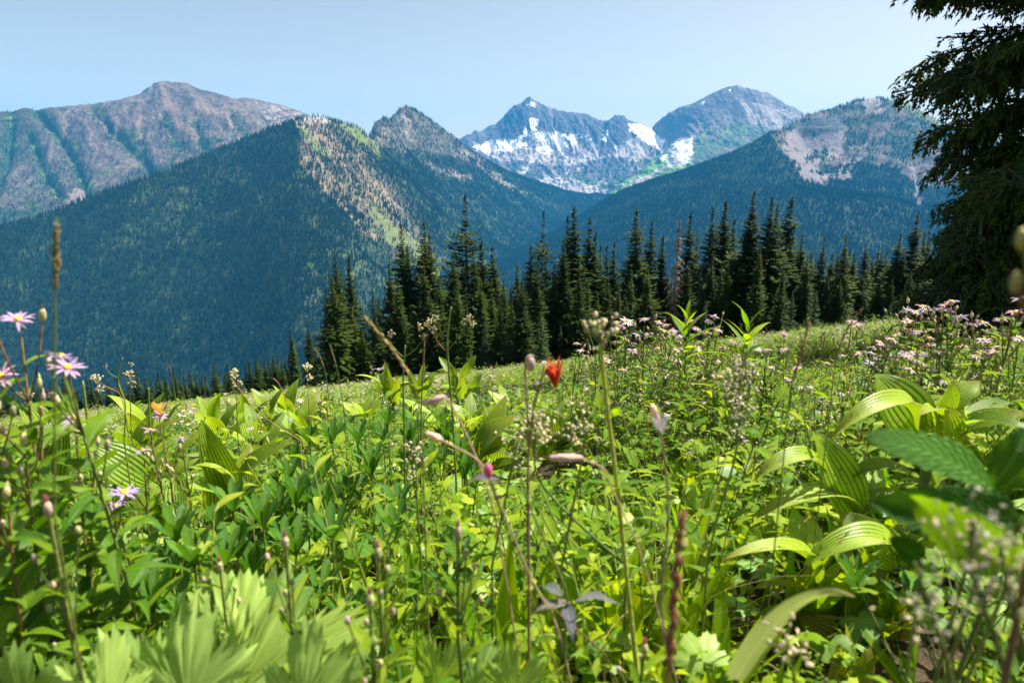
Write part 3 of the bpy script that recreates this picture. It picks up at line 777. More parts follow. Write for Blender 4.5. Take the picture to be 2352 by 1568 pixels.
# --- E: right-hand hill: forest in front rising to a scree bowl under a rounded top
E_crest = [(1366, 490, 5000), (1400, 470, 4800), (1500, 420, 4400), (1600, 384, 4150), (1700, 345, 4000), (1740, 325, 3960), (1775, 303, 4050), (1815, 283, 4350), (1856, 262, 4450), (1900, 255, 4500), (1925, 245, 4560), (1950, 238, 4600), (1970, 230, 4620), (1995, 227, 4620), (2040, 229, 4600), (2075, 236, 4560), (2100, 244, 4520), (2130, 262, 4480), (2200, 300, 4420), (2280, 335, 4400), (2400, 372, 4400), (2600, 420, 4300), (2800, 460, 4200)]
E_body = [[(1150, 592, 4100), (1250, 545, 4500), (1340, 505, 5000)], [(1300, 620, 3200), (1400, 560, 3350), (1600, 500, 3250), (1800, 455, 3250), (2000, 455, 3250), (2200, 490, 3150), (2600, 540, 3000)], [(1120, 690, 3000), (1300, 740, 2500), (1700, 640, 2500), (2200, 620, 2500), (2700, 680, 2400)], [(1100, 850, 2100), (1300, 860, 2000), (1700, 800, 1900), (2200, 800, 1900), (2700, 850, 1850)],
          [(1780, 340, 3850), (1820, 385, 3720), (1870, 425, 3600), (1920, 440, 3560)], [(1840, 320, 4330), (1850, 350, 4230), (1880, 400, 3920)], [(1960, 330, 4250), (1990, 390, 3950)], [(2080, 300, 4250), (2100, 400, 3850), (2110, 470, 3500)], [(1500, 460, 3800), (1650, 410, 3750)]]
E_gul = [([(1925, 268), (1945, 290), (1940, 310)], 7, 30), ([(2000, 240), (1990, 290), (1975, 340), (1940, 380)], 7, 30), ([(2050, 250), (2060, 320)], 8, 35), ([(2095, 360), (2105, 420), (2115, 470)], 6, 25), ([(1830, 300), (1925, 300)], 5, -30)]
E = mountain('mountain', E_crest, E_body, (1040, 2860), (1500, 5600), (620, 470), rough=11, rscale=200, gullies=E_gul, seed=121, crag=8)
fine = fbm(E.X / 16, E.W / 20, 132, 3); n = fbm(E.X / 80, E.W / 80, 133, 4)
c = np.tile(FLOOR, (len(E.X), 1)); c = blend(c, 0.6 * sstep(0.5, 0.75, n), (0.055, 0.08, 0.035)); for_d = np.ones(len(E.X))
up = in_poly(E.uu, E.vv, [(1770, 300), (1860, 255), (1950, 230), (2050, 222), (2130, 250), (2300, 330), (2500, 400), (2300, 420), (2140, 430), (2080, 400), (2000, 370), (1930, 380), (1870, 380), (1820, 370), (1790, 340)])
rk = up * sstep(0.47, 0.6, n * 0.55 + fine * 0.45)
c = blend(c, up * 0.55, (0.07, 0.10, 0.045)); c = blend(c, rk * 0.8, (0.15, 0.105, 0.095)); for_d = np.where(up, for_d * (0.55 - 0.5 * rk), for_d)
cl = in_poly(E.uu, E.vv, [(1830, 278), (1920, 262), (1945, 290), (1930, 308), (1880, 306), (1830, 300)]); c = blend(c, cl * 0.8, (0.09, 0.09, 0.10)); for_d = np.where(cl, 0.05, for_d)
SC = (0.21, 0.175, 0.175)
for poly in [[(1800, 345), (1805, 305), (1830, 300), (1870, 312), (1930, 302), (1945, 300), (1935, 350), (1895, 372), (1840, 375), (1805, 365)], [(1815, 375), (1870, 345), (1905, 350), (1880, 380), (1885, 400), (1960, 398), (1930, 412), (1890, 425), (1850, 410)]]:
    q = in_poly(E.uu, E.vv, poly) * sstep(.30, .38, fbm(E.X / 38, E.W / 38, 160, 4)); c = blend(c, q * 0.85, SC); for_d *= 1 - q
isl = in_poly(E.uu, E.vv, [(1870, 350), (1900, 345), (1895, 365), (1865, 372), (1840, 368)]) | in_poly(E.uu, E.vv, [(1882, 375), (1892, 362), (1898, 385), (1885, 398), (1876, 392)])
c = blend(c, isl * 0.85, (0.06, 0.09, 0.04)); for_d = np.where(isl, 0.7, for_d)
for poly, w in [([(1945, 285), (1940, 305), (1930, 330)], 4), ([(1995, 315), (1970, 350), (1930, 395)], 4), ([(2010, 320), (2030, 300)], 4), ([(1985, 345), (1965, 380), (1950, 400)], 3.5), ([(2095, 355), (2100, 400), (2118, 475)], 4.5), ([(2105, 395), (2108, 440), (2122, 478)], 4)]:
    q = np.exp(-(d_poly(E.uu, E.vv, poly) / w) ** 2) * 0.9; c = blend(c, q, SC); for_d *= 1 - q
gt = in_poly(E.uu, E.vv, [(2030, 226), (2100, 240), (2200, 300), (2150, 290), (2070, 250)]); c = blend(c, gt * 0.7, (0.15, 0.19, 0.05)); for_d = np.where(gt, 0.25, for_d)
gt = in_poly(E.uu, E.vv, [(1975, 228), (2010, 226), (2035, 262), (1990, 260)]); c = blend(c, gt * 0.6, (0.33, 0.27, 0.25)); for_d = np.where(gt, 0.1, for_d)
for_d *= np.clip(0.3 + 1.5 * fbm(E.X / 40, E.W / 40, 139, 3) * (0.35 + 1.3 * fbm(E.X / 200, E.W / 200, 140, 3)), 0.25, 1)
finish(E, c, 'dark forested hill on the right rising to a pale scree bowl')
grow(E, for_d, 19, 44, 110000)

# --- G: very distant range showing past the big tree
G = mountain('mountain', [(1500, 345, 9700), (1900, 338, 9700), (2200, 325, 9700), (2330, 319, 9700), (2400, 314, 9700), (2600, 318, 9700), (3000, 330, 9700)], [[(1500, 400, 8600), (2300, 400, 8600), (3000, 400, 8600)]], (1500, 3000), (8500, 10900), (260, 60), rough=40, rscale=700, seed=151, crag=40)
finish(G, np.tile((0.2, 0.2, 0.19), (len(G.X), 1)), 'faint far range beyond the big tree')

# ---------------------------------------------------------------- the far forest (one mass)
M_ftree = soft_mat('far_conifer_needles', (0.006, 0.024, 0.008), (0.030, 0.063, 0.012), rough=0.85, noise=0.8, spec=0.05)
def far_tree(k):
    random.seed(k); mb = MB(); n = 6; tiers = 4
    for t in range(tiers):
        z0 = 0.06 + 0.23 * t; z1 = z0 + 0.34 if t < tiers - 1 else 1.0
        r = (0.135 - 0.03 * t) * random.uniform(0.85, 1.2)
        V = [(0, 0, z1)]; 
        for j in range(n * 2):
            a = math.pi * j / n + t * 0.4; q = r * (1.15 if j % 2 else 0.6) * random.uniform(0.8, 1.2)
            V.append((q * math.cos(a), q * math.sin(a), z0 + (0.0 if j % 2 else 0.04) + random.uniform(-.02, .02)))
        mb.add(V, [(0, 1 + j, 1 + (j + 1) % (2 * n)) for j in range(2 * n)], rnd=random.random())
    return proto(mb, 'far_conifer', [M_ftree], smooth=False)
ft = [far_tree(k) for k in range(4)]
pts = np.concatenate([p for p, s in FOREST]); siz = np.concatenate([s for p, s in FOREST])
rng = np.random.default_rng(7); nF = len(pts)
rot = np.zeros((nF, 3)); rot[:, 2] = rng.random(nF) * 6.28; rot[:, :2] = rng.normal(0, 0.03, (nF, 2))
scl = np.stack([siz * rng.uniform(0.8, 1.25, nF), siz * rng.uniform(0.8, 1.25, nF), siz], 1)
scatter('forest', pts, rot, scl, rng.integers(0, 4, nF), ft, 'dense conifer forest covering the far valley sides')
print('forest', nF)

# ---------------------------------------------------------------- haze over the valley
def make_haze():
    x, y0, y1, zb, zt = 11500, -2600, 11600, -800, 1060
    V = [(-x, y0, zb), (x, y0, zb), (x, y1, zb), (-x, y1, zb), (-x, y0, zt), (x, y0, zt), (x, y1, zt), (-x, y1, zt)]
    F = [(0, 3, 2, 1), (4, 5, 6, 7), (0, 1, 5, 4), (1, 2, 6, 5), (2, 3, 7, 6), (3, 0, 4, 7)]
    m, nt, out = new_mat('haze_air')
    v = nt.nodes.new('ShaderNodeVolumePrincipled'); v.inputs['Color'].default_value = HAZE_COLOR; v.inputs['Density'].default_value = HAZE_DENSITY
    v.inputs['Anisotropy'].default_value = 0.0
    nt.links.new(v.outputs[0], out.inputs['Volume'])
    me = bpy.data.meshes.new('haze'); me.from_pydata(V, [], F); me.materials.append(m)
    tag(link(bpy.data.objects.new('haze', me)), label='thin blue summer haze filling the valley', kind='stuff')
make_haze()
# ---------------------------------------------------------------- conifers at the meadow's edge
M_needle = soft_mat('fir_needles', (0.008, 0.022, 0.005), (0.062, 0.095, 0.010), trans=0.15, rough=0.6, noise=3.0, spec=0.08)
M_needle_blue = soft_mat('young_fir_needles', (0.025, 0.060, 0.025), (0.065, 0.110, 0.030), trans=0.2, rough=0.6, noise=3.0, spec=0.1)
M_bark = soft_mat('fir_bark', (0.09, 0.07, 0.055), (0.14, 0.11, 0.09), rough=0.9, noise=14.0)
M_dead = soft_mat('dead_grey_wood', (0.16, 0.12, 0.11), (0.24, 0.19, 0.17), rough=0.9, noise=14.0)

def spray(mb, p, d, L, W, nrm, mat=0, rnd=None):
    """one small needle-covered twig: a slim faceted lozenge"""
    s = unit(np.cross(d, nrm)); u = unit(nrm)
    m1 = p + d * L * 0.40
    V = [p, m1 + s * W * 0.5 - u * W * 0.10, p + d * L, m1 - s * W * 0.5 - u * W * 0.10, m1 + u * W * 0.26]
    mb.add(V, [(0, 1, 4), (1, 2, 4), (2, 3, 4), (3, 0, 4)], rnd=rnd, mat=mat)

def fir_crown(mb, H, Rb, seed, power=0.8, whorls=None, gaps=0.10, droop=0.6, irr=0.35, z0=0.03, size=1.45, top_spire=0.14):
    random.seed(seed); np.random.seed(seed)
    whorls = whorls or int(H * 3.6)
    lob = [random.uniform(0, 6.28) for _ in range(3)]
    for w in range(whorls):
        s = (w + random.random() * 0.7) / whorls
        z = H * (z0 + (1 - z0) * s)
        env = Rb * ((1 - s) ** power) * (1 + irr * math.sin(s * 23 + lob[0]) * 0.5 + irr * math.sin(s * 9 + lob[1]) * 0.5) + 0.05
        if s > 1 - top_spire: env = min(env, Rb * 0.16 * (1 - s) / top_spire + 0.03)
        nb = 11 if s < 0.85 else 6
        a0 = random.random() * 6.28
        for b in range(nb):
            if random.random() < gaps: continue
            a = a0 + 6.28 * b / nb + random.uniform(-0.35, 0.35)
            Lb = env * random.uniform(0.68, 1.18) * (1 + irr * 0.5 * math.sin(a * 2 + lob[2] + s * 6))
            up = 0.30 * s - droop * (1 - s) * 0.55 + random.uniform(-0.12, 0.12)
            d = unit((math.cos(a), math.sin(a), up)); p = np.array((0.0, 0.0, z + random.uniform(-.65, .65) * H / whorls))
            sz = size * (1 if s < .6 else 1 - .55 * (s - .6) / .4); nseg = max(2, int(Lb / 0.26)); step = Lb / nseg; rn = random.random()
            for i in range(nseg):
                q = (i + 1) / nseg
                if q > 0.22:
                    for sg in (-1, 1):
                        sd = unit(d + np.cross(d, (0, 0, 1.0)) * sg * random.uniform(0.6, 1.1) + np.array((0, 0, random.uniform(-0.35, 0.12))))
                        spray(mb, p, sd, random.uniform(0.26, 0.46) * sz * (0.7 + 0.5 * (1 - q)), random.uniform(0.14, 0.23) * sz, np.array((random.uniform(-.4, .4), random.uniform(-.4, .4), 1.0)), rnd=rn * 0.6 + 0.4 * random.random())
                p = p + d * step; d = unit(d + np.array((0, 0, random.uniform(-0.10, 0.13))))
            spray(mb, p - d * step, d, 0.42 * sz, 0.15 * sz, np.array((0, 0, 1.0)), rnd=rn)
    for k in range(6):
        spray(mb, np.array((0, 0, H * (0.955 + 0.008 * k))), unit((random.uniform(-.5, .5), random.uniform(-.5, .5), 1.2)), 0.3 * size, 0.08 * size, np.array((1.0, 0.3, 0.2)))

def fir_proto(H, Rb, seed, mat, **kw):
    cr = MB(); fir_crown(cr, H, Rb, seed, **kw)
    tk = MB(); pts = [(0.05 * math.sin(k * 1.3 + seed), 0.05 * math.cos(k * 1.7 + seed), H * k / 8 - (0.6 if k == 0 else 0)) for k in range(9)]
    tube(tk, pts, 0.012 * H + 0.04, 0.012, 7)
    return cr.mesh('crown', [mat]), tk.mesh('trunk', [M_bark]), H

KINDS_ = {
    'narrow': [fir_proto(15, 2.45, s, M_needle, power=0.60, irr=0.40) for s in (1, 2, 3)],
    'full': [fir_proto(15, 3.2, s, M_needle, power=0.74, irr=0.42) for s in (11, 12, 13)],
    'spire': [fir_proto(15, 1.75, s, M_needle, power=0.55, irr=0.35, gaps=0.12) for s in (21, 22)],
    'young': [fir_proto(8, 1.9, s, M_needle_blue, power=0.85, irr=0.15, whorls=34, size=0.8) for s in (31, 32)],
    'ragged': [fir_proto(15, 2.9, 41, M_needle, power=0.75, irr=0.75, gaps=0.30, whorls=40, droop=0.1, top_spire=0.2), fir_proto(15, 2.2, 42, M_needle, power=0.6, irr=0.8, gaps=0.3, whorls=40)],
}
TREES = []
def put_tree(px, ptop, Y, kind, width=1.0, label=None, lean=0.0, var=None, group='firs along the meadow edge', cat='tree', name='fir_tree'):
    T = P(px, ptop, Y); zb = gz(T[0], T[1]); H = T[2] - zb
    if H < 0.8: return None
    i = (len(TREES) if var is None else var) % len(KINDS_[kind])
    cr, tk, H0 = KINDS_[kind][i]
    e = empty(name, (T[0], T[1], zb)); s = H / H0
    random.seed(int(px * 7 + ptop)); rz = random.random() * 6.28
    e.rotation_euler = (random.gauss(0, 0.012), lean + random.gauss(0, 0.012), rz)
    e.scale = (s * width * 1.0, s * width * 1.0, s)
    link(bpy.data.objects.new('crown', cr), e); link(bpy.data.objects.new('trunk', tk), e)
    TREES.append((px, ptop, e)); tag(e, label, cat, group)
    return e

# surveyed trees: place across the view, height of the tip, distance, kind, width factor, words for it (None: written below)
T_ = [
 (668, 757, 62, 'spire', 1.0, 'small slim fir, outermost of the edge trees on the left above the bright lily clump'), (707, 745, 60, 'narrow', .9, 'small fir with a thin pointed top just right of the outermost left one'), (722, 780, 58, 'young', 1.0, 'short bushy fir at the foot of the small pair on the left'),
 (748, 662, 55, 'narrow', .7, 'slim fir on the left flank of the tall left-hand clump'), (770, 585, 56, 'narrow', 1.0, 'tall twin-topped fir at the back left of the left-hand clump'), (798, 592, 57, 'narrow', .85, 'tall pointed fir just right of the twin-topped one in the left clump'), (766, 640, 48, 'full', .9, 'green full fir in front of the tall left-hand clump'),
 (808, 700, 50, 'full', .9, None), (838, 745, 54, 'narrow', .9, None), (857, 668, 62, 'narrow', .75, 'slim fir standing alone in the gap between the left clump and the next'), (872, 688, 60, 'spire', .9, None),
 (893, 602, 54, 'full', .75, 'dense green fir at the left front of the second clump'), (911, 640, 50, 'narrow', .9, None), (921, 518, 57, 'full', .85, 'very tall dark fir with a sharp tip, left of the notch in the second clump'), (936, 566, 56, 'narrow', .8, None),
 (972, 508, 57, 'full', .9, 'very tall dark fir with a slight double top left of the ragged giant'), (987, 540, 56, 'narrow', .9, None), (976, 598, 49, 'full', .8, None), (1008, 640, 52, 'narrow', .8, None), (1002, 690, 50, 'full', .7, None),
 (1032, 582, 55, 'narrow', .9, 'mid-height fir filling the gap left of the ragged giant'), (1050, 660, 49, 'full', .8, None), (1075, 452, 60, 'ragged', 1.05, 'tallest ragged fir with wide uneven boughs and a thin crooked top'), (1088, 575, 52, 'narrow', .9, None), (1112, 556, 58, 'spire', 1.1, 'slim spire fir right beside the ragged giant'), (1138, 565, 59, 'spire', .9, 'thin isolated spire on the right of the ragged giant'),
 (1098, 640, 50, 'full', .7, None), (1130, 660, 51, 'full', .7, None), (1158, 640, 53, 'narrow', .8, None), (1148, 690, 49, 'full', .6, None), (1070, 690, 46, 'full', .6, None), (1175, 690, 50, 'narrow', .8, None),
 (1197, 646, 46, 'full', 1.0, 'broad sunlit grey-green fir standing forward of the dark row'), (1245, 712, 45, 'young', .95, 'bluish young fir low in front beside the broad sunlit one'), (1245, 488, 58, 'ragged', .7, 'tall irregular fir with a narrow bare tip in the middle of the row'), (1219, 562, 57, 'narrow', .9, None), (1233, 600, 50, 'narrow', .8, None),
 (1270, 610, 52, 'narrow', .8, None), (1297, 548, 52, 'full', .8, 'light green fir with a blunt top left of the twin spires'), (1311, 500, 60, 'spire', .9, 'left one of the two thin spires in the middle of the row'), (1323, 478, 58, 'spire', 1.2, 'right and taller one of the twin thin spires in the middle'), (1348, 503, 60, 'spire', 1.1, 'thin spire just right of the twin spires'), (1360, 535, 60, 'spire', .9, None),
 (1330, 618, 49, 'full', .7, None), (1345, 640, 51, 'narrow', .8, None), (1378, 570, 62, 'spire', .9, None), (1394, 562, 63, 'spire', .8, None), (1412, 558, 60, 'spire', .9, None), (1400, 640, 50, 'narrow', .7, None), (1420, 650, 48, 'full', .6, None), (1372, 670, 50, 'full', .7, None),
 (1465, 483, 54, 'narrow', 1.1, 'tall thick dark spire fir left of the dead snag'), (1489, 507, 55, 'narrow', .9, 'dark narrow fir just right of the thick spire'), (1492, 610, 48, 'full', .8, None), (1520, 544, 56, 'spire', 1.1, 'slim fir standing between the dark pair and the dead snag'), (1448, 620, 50, 'narrow', .8, None), (1440, 690, 47, 'young', 1.0, None),
 (1590, 491, 56, 'narrow', .9, 'dark fir right behind the dead snag'), (1601, 538, 58, 'spire', .8, None), (1578, 600, 50, 'narrow', .8, None), (1612, 640, 48, 'young', 1.0, None), (1640, 481, 53, 'full', .85, 'tall green fir with a tufted top, left of a close pair'), (1668, 466, 54, 'narrow', 1.1, 'tall bushy-topped fir right of the tufted one'), (1685, 505, 55, 'spire', 1.2, None),
 (1634, 584, 48, 'full', .7, None), (1655, 610, 47, 'narrow', .8, None), (1620, 690, 45, 'young', .9, None), (1675, 600, 48, 'full', .7, None), (1722, 490, 50, 'full', .8, None),
 (1736, 437, 50, 'full', .9, 'tallest dark fir right of centre with a slim offset top'), (1775, 456, 48, 'full', .95, 'massive black-green fir right of the tallest one'), (1789, 472, 49, 'narrow', .9, None), (1813, 457, 54, 'spire', 1.5, 'tall thin fir with sparse clumpy boughs right of the massive dark one'), (1748, 560, 45, 'full', .6, None), (1800, 600, 45, 'full', .6, None),
 (1823, 545, 50, 'narrow', 1.0, None), (1845, 536, 51, 'narrow', 1.0, 'pointed green fir between the big dark group and the blunt one'), (1858, 590, 49, 'narrow', .9, None), (1893, 545, 51, 'full', .65, 'fir with a blunt forked tip standing out right of the dark group'), (1876, 668, 42, 'young', 1.0, 'small bright bluish-green fir in front of the dark group'), (1868, 580, 60, 'spire', .9, None), (1905, 640, 50, 'full', .7, None),
 (1943, 539, 51, 'full', .75, 'dense upright fir with a narrow top standing clear of its neighbours'), (1930, 640, 50, 'narrow', .8, None), (1962, 578, 58, 'spire', .9, None), (1993, 551, 57, 'full', .75, 'yellow-green fir leaning slightly with a drooping top'), (2007, 588, 60, 'spire', 1.0, None), (1980, 620, 54, 'narrow', .9, None), (2031, 567, 58, 'narrow', .9, None), (2018, 640, 54, 'full', .7, None),
 (2063, 536, 55, 'narrow', 1.1, 'dark twin-pointed fir left of the tall one by the big tree'), (2075, 570, 53, 'narrow', .9, None), (2111, 491, 54, 'full', 1.0, 'tall conical fir nearest the big dark tree'), (2094, 622, 48, 'full', .8, 'green sunlit fir in front of the tall conical one'), (2124, 534, 58, 'spire', 1.0, None), (2140, 530, 60, 'spire', .9, None), (2152, 567, 58, 'spire', 1.0, None), (2165, 600, 55, 'narrow', 1.0, None), (2050, 640, 52, 'full', .7, None),
]
for (px, pt, Y, kd, w, lb) in T_:
    put_tree(px, pt, Y, kd, w, lb)
# the second row showing between the surveyed ones
rngt = random.Random(5)
x = 1010.0
while x < 2200:
    put_tree(x, rngt.uniform(600, 660) - 30 * (x > 1700), rngt.uniform(63, 76), rngt.choice(['full', 'narrow', 'full']), rngt.uniform(.9, 1.15)); x += rngt.uniform(14, 27)
x = 830.0
while x < 2180:
    put_tree(x, rngt.uniform(700, 770) - 40 * (x > 1700), rngt.uniform(46, 56), rngt.choice(['young', 'full', 'narrow']), rngt.uniform(.7, 1.0)); x += rngt.uniform(20, 38)
# tree tops showing over the left brow, growing on the steep ground below it
def brow_tree(px, ptop, H, kind, w):
    for Y in np.arange(58, 330, 1.0):
        T = P(px, ptop, Y)
        if T[2] - gz(T[0], T[1]) >= H:
            return put_tree(px, ptop, Y, kind, w, name='fir_tree', group='small firs below the left brow')
x = -10.0
while x < 660:
    base = np.interp(x, [0, 120, 250, 400, 520, 600, 660], [925, 905, 900, 880, 868, 850, 830])
    brow_tree(x, base - 14 + rngt.uniform(-22, 14), rngt.uniform(7, 12), rngt.choice(['narrow', 'spire', 'full']), rngt.uniform(.8, 1.1)); x += rngt.uniform(8, 16)
# labels for the trees not written above
zones = [(0, 110, 'at the far left end of the left brow'), (110, 260, 'on the brow behind the near asters'), (260, 400, 'on the brow above the butterfly'), (400, 520, 'on the brow behind the left lilies'), (520, 700, 'on the brow before the tall left firs'), (700, 850, 'in the tall left-hand clump'), (850, 1000, 'in the second clump from the left'), (1000, 1090, 'left of the ragged giant fir'), (1090, 1180, 'right of the ragged giant fir'), (1180, 1290, 'around the broad sunlit fir'),
         (1290, 1430, 'around the twin thin spires'), (1430, 1560, 'left of the dead snag'), (1560, 1700, 'just right of the dead snag'), (1700, 1830, 'around the massive dark firs'), (1830, 1900, 'left of the small bluish fir'), (1900, 1970, 'right of the small bluish fir'), (1970, 2100, 'left of the tall conical fir'), (2100, 2300, 'beside the big dark tree')]
ords = ['leftmost', 'second from left', 'third from left', 'fourth from left', 'fifth from left', 'sixth from left', 'seventh from left', 'eighth from left', 'ninth from left', 'tenth from left', 'eleventh from left', 'twelfth from left', 'thirteenth from left', 'fourteenth from left', 'fifteenth from left', 'sixteenth from left', 'seventeenth from left', 'eighteenth from left', 'nineteenth from left', 'twentieth from left', 'last on the right']
for (a, b, w) in zones:
    zs = sorted([t for t in TREES if a <= t[0] < b and 'label' not in t[2]], key=lambda t: t[0])
    for k, t in enumerate(zs):
        hgt = 'short' if t[1] > 690 else ('mid-height' if t[1] > 590 else 'tall')
        t[2]['label'] = f"{hgt} fir, {ords[min(k, 20)]} {w}"
for t in TREES:
    if 'label' not in t[2]: tag(t[2], 'small dark fir cut by the left edge of the view' if t[0] < -5 else 'small dark fir at the very edge on the left brow')
print('trees', len(TREES))

# the dead snag
def snag(px, pt, Y):
    T = P(px, pt, Y); zb = gz(T[0], T[1]); H = T[2] - zb
    e = empty('dead_tree', (T[0], T[1], zb)); tag(e, 'dead bare grey-brown tree with curled hanging twigs among the green firs', 'dead tree')
    random.seed(4); np.random.seed(4); tk = MB(); tube(tk, [(0.04 * math.sin(k), 0.04 * math.cos(k * 2), H * k / 8) for k in range(9)], 0.16, 0.015, 6); tk.build('trunk', M_dead, e)
    br = MB()
    for k in range(150):
        s = random.random() ** 0.8; z = H * (0.08 + 0.9 * s); a = random.random() * 6.28; L = (1.5 * (1 - s) + 0.15) * random.uniform(.5, 1.1)
        pts = curve_pts((0, 0, z), (math.cos(a), math.sin(a), 0.15), L, 6, bend=random.uniform(0.6, 2.4), wob=0.12)
        tube(br, pts, 0.045, 0.018, 3)
        for q in (2, 3, 4, 5):
            if random.random() < .7: tube(br, curve_pts(pts[q], (math.cos(a + random.uniform(-1.5, 1.5)), math.sin(a + random.uniform(-1.5, 1.5)), -0.2), L * 0.4, 3, 0.8, 0.2), 0.028, 0.014, 3)
    o = br.build('twigs', M_dead, e); o['kind'] = 'stuff'
snag(1562, 501, 50)

# ---------------------------------------------------------------- the big dark tree on the right
def big_branch(seed, L=3.4):
    """one bough: woody axis, side limbs, hanging needle-clad twigs"""
    random.seed(seed); np.random.seed(seed); mb = MB()
    ax = curve_pts((0, 0, 0), (1, 0, 0.12), L, 12, bend=0.28, wob=0.035)
    tube(mb, ax, 0.035, 0.008, 5, mat=1)
    up = np.array((0, 0, 1.0))
    def twig(p, d, ln, hang):
        n = max(3, int(ln / 0.075)); pts = curve_pts(p, d, ln, n, bend=hang, wob=0.10)
        tube(mb, pts[::2] if len(pts) > 4 else pts, 0.006, 0.003, 3, mat=1); rn = random.random()
        for i in range(1, len(pts)):
            dd = unit(pts[i] - pts[i - 1]); sd = unit(np.cross(dd, up) + 1e-6)
            for sg in (-1, 1):
                q = unit(dd * 1.0 + sd * sg * 0.7 + np.random.normal(0, .22, 3))
                spray(mb, pts[i - 1], q, random.uniform(0.09, 0.16), random.uniform(0.045, 0.07), unit(up + np.random.normal(0, .5, 3)), rnd=0.6 * rn + 0.4 * random.random())
            if i == len(pts) - 1: spray(mb, pts[i - 1], dd, 0.16, 0.06, up, rnd=rn)
    for i in range(2, len(ax)):
        q = i / (len(ax) - 1); d = unit(ax[i] - ax[i - 1]); sd = unit(np.cross(d, up))
        for sg in (-1, 1):
            Ls = (1.25 * math.sin(math.pi * min(1, 0.18 + q * 0.72)) + 0.15) * random.uniform(0.7, 1.15)
            sp = curve_pts(ax[i], d * 0.9 + sd * sg * random.uniform(0.6, 1.0), Ls, max(3, int(Ls / 0.16)), bend=0.35, wob=0.07)
            tube(mb, sp, 0.013, 0.005, 3, mat=1)
            for j in range(1, len(sp)):
                dd = unit(sp[j] - sp[j - 1])
                twig(sp[j], dd + np.array((0, 0, -0.30)) + np.random.normal(0, .35, 3), random.uniform(0.16, 0.42), random.uniform(0.3, 0.9))
                if random.random() < 0.7: twig(sp[j], dd + np.random.normal(0, .45, 3), random.uniform(0.12, 0.26), 0.2)
        if random.random() < .8: twig(ax[i], d * .3 + np.array((0, 0, -1.0)), random.uniform(.3, .6), 0.2)
    twig(ax[-1], unit(ax[-1] - ax[-2]), 0.35, 0.2)
    return mb.mesh('branch', [M_big, M_bark])
M_big = soft_mat('hemlock_needles', (0.016, 0.034, 0.010), (0.085, 0.125, 0.018), trans=0.22, rough=0.5, noise=5.0, spec=0.12)
boughs = [big_branch(s) for s in (1, 2, 3, 4, 5)]
def big_tree(X, Y, H, Rb, label, low, seed, nb, name='hemlock_tree', cut=None, power=.28):
    zb = gz(X, Y); e = empty(name, (X, Y, zb)); tag(e, label, 'tree')
    tk = MB(); tube(tk, [(0.06 * math.sin(k), 0.06 * math.cos(1.7 * k), H * k / 10 - (0.5 if k == 0 else 0)) for k in range(11)], 0.024 * H, 0.03, 10); tk.build('trunk', M_bark, e)
    rg = random.Random(seed)
    for k in range(nb):
        s = low + (1 - low) * ((k + rg.random()) / nb)
        if H > 8: q = s / .042; s = .042 * (math.floor(q) + .5 + (q - math.floor(q) - .5) * .55)
        z = H * s
        a = k * 2.399 + rg.uniform(-0.35, 0.35)
        Lr = Rb * (min(1, (1 - s) / .5) ** .6 * (0.58 + 1.45 * min(s, .55)) if H > 8 else (1 - s) ** power) * rg.uniform(0.68, 1.12) * (0.30 + 0.80 * min(1, s / 0.28) if H > 8 else 1) + 0.2
        b = bpy.data.objects.new('branch', boughs[k % 5]); sc_ = Lr / 3.4
        b.location = (0, 0, z); b.rotation_euler = Euler((rg.uniform(-.25, .25), rg.uniform(-0.08, 0.20) - 0.15 * s, a)); b.scale = (sc_, max(sc_, 0.75) * 0.95, max(sc_, 0.8))
        link(b, e)
    return e
big_tree(9.22, 12.0, 17.5, 2.08, 'big dark shaggy hemlock filling the right edge of the picture', 0.08, 8, 240)
big_tree(8.1, 11.2, 2.7, 1.15, 'low dense dark conifer bushing out beneath the big hemlock', 0.03, 18, 60, name='young_hemlock', power=.5)
big_tree(8.9, 10.6, 2.9, 1.3, 'dense dark green young conifer at the right edge under the big hemlock', 0.03, 28, 60, name='young_hemlock', power=.5)
# ---------------------------------------------------------------- meadow plants: materials
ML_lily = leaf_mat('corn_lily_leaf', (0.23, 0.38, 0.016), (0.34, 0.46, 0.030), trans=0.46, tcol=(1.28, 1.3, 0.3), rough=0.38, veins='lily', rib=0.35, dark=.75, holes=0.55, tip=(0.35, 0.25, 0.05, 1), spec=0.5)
ML_lily_eaten = leaf_mat('corn_lily_leaf_eaten', (0.19, 0.24, 0.03), (0.36, 0.34, 0.06), trans=0.48, tcol=(1.3, 1.2, 0.4), rough=0.45, veins='lily', rib=0.3, holes=0.85, tip=(0.35, 0.22, 0.06, 1))
ML_sprig = leaf_mat('meadow_herb_leaf', (0.10, 0.25, 0.008), (0.34, 0.46, 0.016), trans=0.48, tcol=(1.5, 1.4, 0.25), rough=0.40, rib=0.22, spec=0.3)
ML_dark = leaf_mat('aster_leaf', (0.070, 0.19, 0.010), (0.22, 0.35, 0.016), trans=0.38, tcol=(1.5, 1.45, 0.3), rough=0.42, rib=0.22, spec=0.28)
ML_round = leaf_mat('round_herb_leaf', (0.11, 0.27, 0.010), (0.36, 0.47, 0.012), trans=0.48, tcol=(1.5, 1.35, 0.2), rough=0.45, veins='none', rib=0.12)
ML_lup = leaf_mat('lupine_leaf', (0.062, 0.175, 0.020), (0.115, 0.245, 0.024), trans=0.25, tcol=(1.3, 1.5, 0.5), rough=0.45, rib=0.25, spec=0.28)
ML_lobed = leaf_mat('lobed_leaf', (0.30, 0.48, 0.10), (0.38, 0.54, 0.12), trans=0.40, tcol=(1.4, 1.3, 0.3), rough=0.5, veins='none', rib=0.35)
